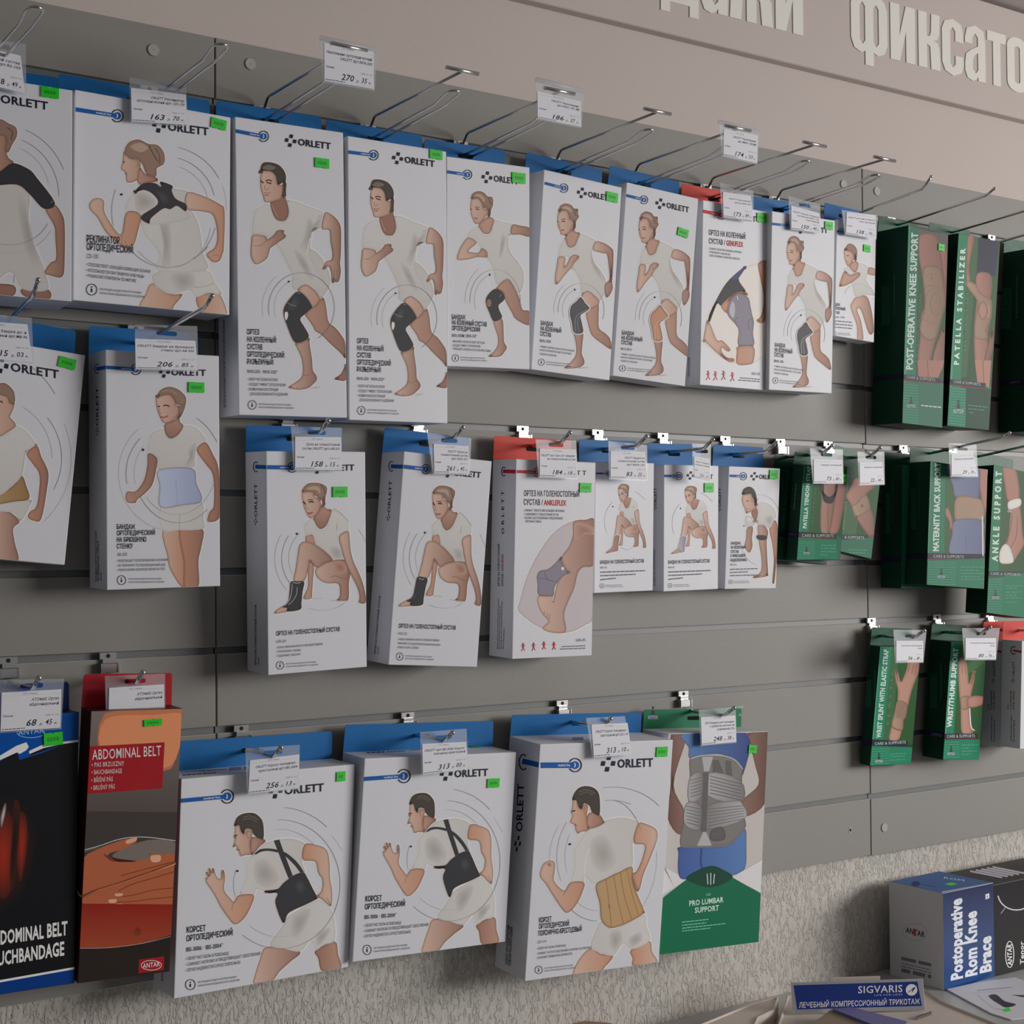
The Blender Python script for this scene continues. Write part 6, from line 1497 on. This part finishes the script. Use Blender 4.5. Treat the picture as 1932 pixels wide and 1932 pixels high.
oppo(t, 1022, 1560, 52); t.text('MATERNITY BACK SUPPORT', (992, 1280), (1015, 310), 62, (190, 205, 196), .04, up=(-1, 0)); t.text('CARE & SUPPORTS', (935, 1350), (1268, 1358), 32, 'otx', .01)
for i, y in enumerate((1460, 1495, 1530, 1565, 1595)): t.bars((1235, y), (1500-(i % 2)*60, y+2), 12, 'ogl', i)
s = c.art(face='left'); side_green(s, (1600, 820, 5.82), 700, 810, 440, 1040, 2); s.crop(1600, 820, 5.82); s.poly([(600, 1300), (880, 1300), (880, 1362), (600, 1362)], 'nav', False); finish(c, a, t, s)
c = green('ankg', 'green box lettered ankle support, bare foot in a white bandage', wh=203, tabh=.03)
a, t = arts(c); a.draw("""
@1600 820 5.82
P oph>oph2 : 1500 300 2400 300 2400 2100 1400 2100
P og : 1500 320 1700 330 1650 1500 1500 1500
P ogl : 1600 330 1610 330 1540 1500 1530 1500
b thi>thi : 1700 340 1800 330 1850 400 1880 700 1760 730 1720 560
b sk>thi : 1790 830 1880 760 1920 1100 1935 1200 1860 1330 1810 1400 1770 1400 1700 1280 1760 1100
B lo : 1755 740 1885 700 1895 780 1790 830 1770 860
B lo : 1665 1280 1720 1200 1780 1240 1820 1390 1740 1420 1665 1400
L thi2 1.4 : 1800 880 1790 1000 1740 1200
L thi2 1.4 : 1860 900 1850 1100 1790 1240
P nav : 1535 1495 1910 1508 1908 1565 1535 1550
P og : 1400 1560 2400 1580 2400 2200 1400 2200
""")
t.crop(1600, 820, 5.82); t.text('A N K L E   S U P P O R T', (1640, 1395), (1685, 405), 62, (190, 205, 196), .05, up=(-1, -.05)); t.text('CARE & SUPPORTS', (1565, 1540), (1890, 1552), 30, 'otx', .01)
for i in range(16): t.stroke([(1530, 1590+i*27), (1690, 1592+i*27)], 1.2, 'ogl')
oppo(t, 1618, 1790, 50)
for i, y in enumerate((1665, 1692, 1735, 1768, 1798, 1845)): t.bars((1725, y), (1910-(i % 2)*60, y+2), 12, 'ogl', i)
finish(c, a, t)
c = green('wrist', 'green box lettered wrist splint, open hand in a beige splint', wh=178, tabh=.032, group='green hand support boxes')
a, t = arts(c); a.draw("""
@1600 1130 5.82
P oph2 : 200 450 900 450 800 1600 150 1600
P oph : 400 530 560 530 480 1600 360 1600
P og : 200 500 480 530 385 1560 200 1560
P ogl : 350 525 362 526 280 1560 262 1560
b sk>thi : 515 775 545 800 570 890 590 900 640 780 680 640 790 680 780 780 700 1000 650 1200 610 1330 560 1540 450 1540 500 1320 540 1120 545 1000 520 880
L thi2 1.2 : 680 700 660 800
L thi2 1.2 : 720 720 700 820
L thi2 1.2 : 755 720 730 840
b bei>bei2 : 545 1120 650 1160 630 1300 610 1330 590 1445 480 1400 510 1250
P bei2 : 545 1130 630 1160 600 1325 520 1300
L sko 1.4 : 480 1405 530 1430 590 1445
P nav : 150 1545 660 1565 650 1620 150 1620
P og : 100 1620 900 1620 900 2000 100 2000
""")
t.crop(1600, 1130, 5.82)
for i in range(7): t.stroke([(245, 1650+i*27), (450, 1640+i*27)], 1.1, 'ogl')
oppo(t, 338, 1780, 52); t.text('WRIST SPLINT WITH ELASTIC STRAP', (358, 1528), (442, 555), 50, (170, 188, 180), .04, up=(-1, -.07)); t.text('E L A S T I C', (445, 1380), (500, 770), 26, (80, 120, 80), up=(-1, -.08)); t.text('CARE & SUPPORTS', (292, 1604), (632, 1588), 30, 'otx', .01)
for i, y in enumerate((1712, 1740, 1776)): t.bars((455, y), (632, y-10), 11, 'ogl', i)
s = c.art(face='left'); side_green(s, (1600, 1130, 5.82), 200, 330, 790, 1180, 2); s.crop(1600, 1130, 5.82); s.poly([(130, 1530), (270, 1555), (260, 1620), (120, 1590)], 'nav', False); finish(c, a, t, s)
c = green('thumb', 'green box lettered wrist and thumb support, hand with an unwrapped beige strap', wh=178, tabh=.03, group='green hand support boxes')
a, t = arts(c); a.draw("""
@1600 1130 5.82
P oph2 : 1000 440 1600 440 1560 1600 1000 1600
P oph : 1200 470 1520 470 1500 700 1200 900
P og : 1000 470 1228 480 1160 1500 1000 1500
P ogl : 1140 478 1152 478 1075 1500 1060 1500
b sk>thi : 1215 700 1250 640 1300 700 1320 850 1330 930 1380 780 1390 860 1350 1060 1330 1200 1350 1400 1370 1470 1250 1470 1235 1200 1215 950
L thi2 1.2 : 1250 700 1255 820
L thi2 1.2 : 1280 700 1290 820
b bei>bei2 : 1240 1085 1330 1075 1325 1195 1250 1210
b thi>thi : 1325 1080 1480 1070 1475 1160 1325 1190
L lo 2 : 1335 1200 1350 1400 1390 1445
P nav : 1050 1480 1425 1480 1425 1532 1050 1540
P nred : 1050 1540 1425 1532 1425 1540 1050 1550
P og : 900 1550 1600 1545 1600 2000 900 2000
""")
t.crop(1600, 1130, 5.82)
for i in range(7): t.stroke([(1040, 1575+i*27), (1220, 1572+i*27)], 1.1, 'ogl')
oppo(t, 1130, 1700, 50); t.text('WRIST/THUMB SUPPORT', (1135, 1412), (1208, 540), 52, (190, 205, 196), .04, up=(-1, -.07)); t.text('CARE & SUPPORTS', (1085, 1524), (1392, 1520), 32, 'otx', .01)
for i, y in enumerate((1610, 1645, 1678, 1712)): t.bars((1245, y), (1425-(i % 2)*90, y-2), 11, 'ogl', i)
s = c.art(face='left'); side_green(s, (1600, 1130, 5.82), 910, 1070, 700, 1200, 2); s.crop(1600, 1130, 5.82); s.poly([(820, 1425), (1070, 1470), (1070, 1530), (815, 1480)], 'nav', False); s.text('OPPO', (915, 1500), (1030, 1515), 30, (110, 116, 140)); finish(c, a, t, s)
# grey-sided white boxes at the right edge of the third row
for kk, qx, qy, dd in (('ga', 1890, 1411.5, .057), ('gb', 1928, 1414.5, .104)):
    q_ = onY(qx, qy, dd); BX[kk] = [q_.x+.053, dd, q_.z-ZO+.095, 0, .03, -.015, .106, .19, .042]
for key, x, lb, tb in (('ga', 1620, 'white box showing its grey side, the rear of the pair at the right edge', 'red'), ('gb', 1835, 'white box showing its grey side, the front of the pair at the right edge', 'red')):
    c = std(key, lb, tb, 150, 'white boxes at the right edge of the third row', tabh=.034); s = c.art(face='left'); s.crop(1600, 1130, 5.82)
    vtext(s, 'ORLETT', x-5, 850, 685, 24); icon(s, (x-42, 870), (34, 0), (0, 52))
    vtext(s, 'ОРТЕЗ', x-70, 1215, 1150, 14); vtext(s, 'НА ЛУЧЕЗАПЯСТНЫЙ', x-38, 1215, 1010, 14, bold=.03); vtext(s, 'СУСТАВ / WRISTFLEX', x-8, 1215, 1010, 14, bold=.03); s.bars((x-40, 1560), (x-36, 1280), 9, 'txg', 3, up=(-1, 0)); s.bars((x-10, 1570), (x-6, 1330), 9, 'txg', 4, up=(-1, 0))
    s.stroke([(x-20, 565), (x+100, 585)], 3.6, 'red'); s.ell((x-15, 565), 30, 42, 1.6, 'tx', 50, 310); s.build('side_lettering', c.e)
# ------------------------------------------------------------------ counter and the things on it
ZT = ZO-1.388
ct = box_obj('counter', XL, XR, -.62, YB-.002, ZT-.03, ZT, M_table, None, .002); tag(ct, 'long grey counter top against the rough plaster below the slatted wall', 'counter')
fr_ = box_obj('front_panel', XL+.01, XR-.01, -.585, -.57, 0.001, ZT-.03, mat('grey_cabinet_front', (170, 170, 168), .5, var=.05), ct)
# blue knee brace box
A0 = onZ(1781.4, 1869.4, ZT); Al = onZ(1677, 1840, ZT); Ar = onZ(1879, 1845, ZT)
PAL.update(kb1=(9, 24, 78), kb2=(6, 66, 134), kbt=(44, 74, 118), kg=(104, 106, 110), wt=(196, 200, 214))
def up_to(x, y, p): r = ray(x, y); k = ((p.x-CP.x)*r.x+(p.y-CP.y)*r.y)/(r.x*r.x+r.y*r.y); return CP.z+r.z*k
h_ = up_to(1776.5, 1685, A0)-ZT; yaw = math.atan2((Ar-A0).y, (Ar-A0).x); w_b = (Ar-A0).length; t_b = (Al-A0).length
BX['knee'] = None
class Loose(Carton):
    def __init__(s, name, label, A, yaw, w, h, t, m, wh, cat='box'):
        s.w, s.h, s.t, s.wh = w, h, t, wh; s.mw = Matrix.Translation(A) @ Matrix.Rotation(yaw, 4, 'Z') @ Matrix.Translation((w/2, 0, 0)); s.inv = s.mw.inverted(); s.e = empty(name, s.mw); tag(s.e, label, cat)
        bm = bmesh.new(); add_box(bm, -w/2, w/2, 0, t, 0, h, .0012, 2); s.body = bm_obj('carton', bm, m, s.e)
yaw = 0.0 if abs(yaw) < .12 else yaw
t_b = min(t_b, .115)
c = Loose('knee_brace_box', 'blue and grey post-operative knee brace box standing on the counter', A0, yaw, w_b, h_, t_b, mat('grey_carton', (196, 198, 202), .4, var=.03), 150)
a, t = Art(c.front(), 215), Art(c.front(), 185); t.under = a; a.crop(1660, 1600, 7.103)
a.poly([(800, 560), (1650, 400), (1650, 1800), (800, 2000)], 'kb1^kb2', False); a.poly([(1545, 450), (1600, 440), (1610, 1730), (1560, 1750)], 'lo', False)
t.crop(1660, 1600, 7.103); t.text('Postoperative', (1105, 1745), (1095, 665), 150, 'wt', .045, up=(-1, .22)); t.text('Rom Knee', (1298, 1700), (1292, 835), 150, 'wt', .045, up=(-1, .22)); t.text('Brace', (1488, 1650), (1486, 1170), 145, 'wt', .045, up=(-1, .22))
t.poly([(1415, 620), (1465, 605), (1468, 670), (1415, 690)], 'wt', False); t.stroke([(1440, 635), (1440, 670)], 1.6, 'red')
a.build('printed_picture', c.e, M_gloss); t.build('printed_lettering', c.e, M_gloss)
s = Art(c.left(), 150); s.crop(1660, 1600, 7.103); s.ell((470, 1125), 160, 112, 1, 'gy'); s.text('ANTAR', (345, 1130), (600, 1200), 75, 'tx', .02, up=(.05, -1)); s.poly([(455, 1080), (485, 1088), (485, 1185), (455, 1175)], 'red', False)
for i, (y, hh) in enumerate(((1500, 45), (1550, 14), (1590, 14), (1660, 50))): s.bars((290, y), (690, y+90), hh, 'gyd' if hh > 20 else 'txg', i)
s.build('side_lettering', c.e)
p = Art(c.top(), 150); p.crop(1660, 1600, 7.103); p.poly([(60, 460), (880, 250), (1640, 440), (820, 660)], 'kbt', False); p.stroke([(830, 590), (1530, 465)], 1.4, 'wt'); p.ell((480, 480), 60, 36, 0, 'kb1', fill=True); p.stroke([(560, 490), (760, 520)], 1, 'kb1'); p.text('ROM', (860, 410), (1130, 450), 26, 'wt'); p.poly([(870, 482), (950, 462), (1045, 482), (955, 505)], (50, 190, 60), False); p.build('flap_print', c.e)
# black box to its right
B0 = c.mw @ Vector((c.w/2+.004, .004, 0))
c2 = Loose('dark_brace_box', 'long black brace box at the right edge behind the blue knee brace box', B0, yaw, .30, .155, .11, M_dk, 150)
t = Art(c2.front(), 150); t.crop(1660, 1600, 7.103); t.ell((1740, 1425), 55, 175, 1.4, 'wt'); t.text('ANTAR', (1772, 1570), (1768, 1285), 62, 'wt', .02, up=(-1, 0)); t.ell((1830, 600), 250, 230, 2.2, 'gyl', 190, 350); t.stroke([(1620, 880), (1680, 800)], 1.4, 'gy'); t.text('Tenor', (1930, 1560), (1925, 1250), 50, 'wt', .02, up=(-1, 0)); t.build('printed_lettering', c2.e, M_gloss)
p = Art(c2.top(), 150); p.crop(1660, 1600, 7.103)
for i in range(5): p.stroke([(1210+i*75, 310-i*14), (1640+i*75, 395-i*14)], 3.2, 'gyl')
p.build('flap_print', c2.e)
# cream cardboard tray pieces
def slab(name, pts, z, th, m, label=None, cat=None, group=None, rim=0):
    P = [onZ(x, y, z) for x, y in pts]; o3 = sum(P, Vector())/len(P); o3.z = z-th
    n = len(P); V = [(p.x-o3.x, p.y-o3.y, th) for p in P]+[(p.x-o3.x, p.y-o3.y, 0) for p in P]
    F = [tuple(range(n)), tuple(range(2*n-1, n-1, -1))]+[(i, i+n, (i+1) % n+n, (i+1) % n) for i in range(n)]
    e = empty(name, Matrix.Translation(o3)); tag(e, label, cat, group)
    me = bpy.data.meshes.new('sheet'); me.from_pydata(V, [], F); bm = bmesh.new(); bm.from_mesh(me); bmesh.ops.recalc_face_normals(bm, faces=bm.faces); bm.to_mesh(me); bm.free(); me.materials.append(m)
    o = bpy.data.objects.new('sheet', me); COL.objects.link(o); o.parent = e
    if rim:
        bm = bmesh.new(); add_tube(bm, [Vector(v)*.985+Vector((0, 0, .001)) for v in V[:n]]+[Vector(V[0])*.985+Vector((0, 0, .001))], rim, 6); bm_obj('raised_rim', bm, m, e)
    return e, o3
slab('cardboard_sheet', [(1455, 1968), (1484, 1881), (1735, 1862), (1780, 1893), (1900, 1942), (1990, 1990), (1700, 2060)], ZT+.022, .0215, M_cream, 'large cream cardboard sheet with raised rim lying on the counter under the blue sign', 'cardboard', rim=.0022)
slab('cardboard_tray', [(1280, 2020), (1290, 1948), (1424, 1893), (1468, 1883), (1460, 1907), (1430, 1921), (1400, 1990)], ZT+.026, .0255, M_cream, 'cream cardboard tray to the left of the blue sign', 'tray', rim=.0018)
slab('dark_board', [(1030, 1919), (1150, 1930), (1260, 1960), (1100, 1990)], ZT+.03, .012, mat('brown_board', (168, 132, 112), .5, var=.1), 'brown board corner at the bottom frame edge', 'board')
slab('kraft_packet', [(1530, 1932), (1572, 1902), (1600, 1908), (1640, 1926), (1640, 1975), (1525, 1975)], ZT+.040, .0175, mat('kraft_card', (150, 134, 116), .6, bump=.4, bscale=50, var=.12), 'brown kraft packet in front of the blue sign', 'packet')
slab('paper_strip', [(1571, 1903), (1608, 1900), (1712, 1927), (1690, 1950)], ZT+.044, .0038, mat('violet_paper', (112, 108, 168), .4, var=.06), 'violet paper strip lying across the kraft packet', 'strip')
slab('thin_stick', [(1729, 1918), (1757, 1908), (1757.6, 1909.6), (1729.6, 1919.6)], ZT+.026, .0038, mat('dark_stick', (90, 78, 72), .5, var=.1), 'thin dark stick lying on the large cream cardboard', 'stick')
e, o3 = slab('leaflet', [(1786, 1866), (1850, 1852), (1916, 1844), (1990, 1872), (1990, 1915), (1908, 1923), (1870, 1911)], ZT+.0022, .0016, M_paper, 'white printed leaflet with a dark buckled strap picture', 'leaflet')
la = Art(lambda p, h: (lambda r: (r.x-o3.x, r.y-o3.y, .0016+h))(onZ(p[0], p[1], ZT+.0022)), 165); la.crop(1432, 1432, 3.864)
la.stroke([(1590, 1688), (1840, 1665)], .8, 'txg'); la.stroke([(1545, 1705), (1800, 1690)], .6, 'lnl'); la.stroke([(1595, 1720), (1700, 1815), (1800, 1830)], .6, 'lnl'); la.poly([(1675, 1725), (1730, 1718), (1790, 1765), (1875, 1790), (1800, 1812), (1740, 1780), (1700, 1755)], 'bk', True); la.poly([(1840, 1720), (1932, 1738), (1932, 1722)], 'bk', False); la.poly([(1770, 1830), (1820, 1812), (1840, 1835), (1800, 1845)], (40, 190, 50), False); la.build('printed_picture', e)
# SIGVARIS plate leaning in a small stand
zl = ZT+.024; L0 = onZ(1496.7, 1913.4, zl); L1 = onZ(1746.4, 1905.6, zl); ux = (L1-L0).normalized(); out = Vector((ux.y, -ux.x, 0)); nrm = (out*cos(.22)+Vector((0, 0, 1))*sin(.22)).normalized(); uz = ux.cross(-nrm).normalized()
if uz.z < 0: uz = -uz
Mx = Matrix(((ux.x, -nrm.x, uz.x, L0.x), (ux.y, -nrm.y, uz.y, L0.y), (ux.z, -nrm.z, uz.z, L0.z), (0, 0, 0, 1))); Mi = Mx.inverted()
sgn = empty('desk_sign', Mx); tag(sgn, 'small blue and silver sign plate with white lettering leaning on the counter', 'sign')
loc = lambda x, y: Mi @ onP(x, y, L0, nrm)
W_s = (L1-L0).length; H_s = (loc(1491, 1854.4).z+loc(1734.8, 1846).z)/2
bm = bmesh.new(); add_box(bm, 0, W_s, 0, .003, 0, H_s, .0008); bm_obj('silver_plate', bm, mat('brushed_silver', (206, 208, 212), .28, .6, bump=.1, bscale=80), sgn)
q = Art(lambda p, h: (lambda r: (r.x, -h, r.z))(loc(*p)), 150); q.crop(1432, 1432, 3.864)
q.poly([(252, 1650), (1155, 1622), (1188, 1800), (278, 1826)], (20, 36, 92), False); q.text('SIGVARIS', (722, 1708), (1046, 1698), 52, (196, 204, 220), .01); q.text('LIFE FOR LEGS', (842, 1728), (1046, 1722), 12, (130, 140, 180))
q.text('ЛЕЧЕБНЫЙ КОМПРЕССИОННЫЙ ТРИКОТАЖ', (292, 1814), (1172, 1786), 38, (180, 188, 208), .015); q.ell((1112, 1683), 42, 42, 0, (206, 210, 212), fill=True); q.poly([(1085, 1700), (1135, 1660), (1140, 1668), (1125, 1690), (1112, 1706), (1118, 1680), (1092, 1702)], (30, 40, 60), False); q.build('printed_lettering', sgn)
bm = bmesh.new(); add_box(bm, W_s*.32, W_s*.68, .004, .0055, -.0, H_s*1.12); bmesh.ops.rotate(bm, verts=bm.verts, cent=(0, .004, H_s), matrix=Matrix.Rotation(radians(22), 3, 'X')); bm_obj('back_stand', bm, M_cream, sgn)
bpy.data.objects.remove(_fo)
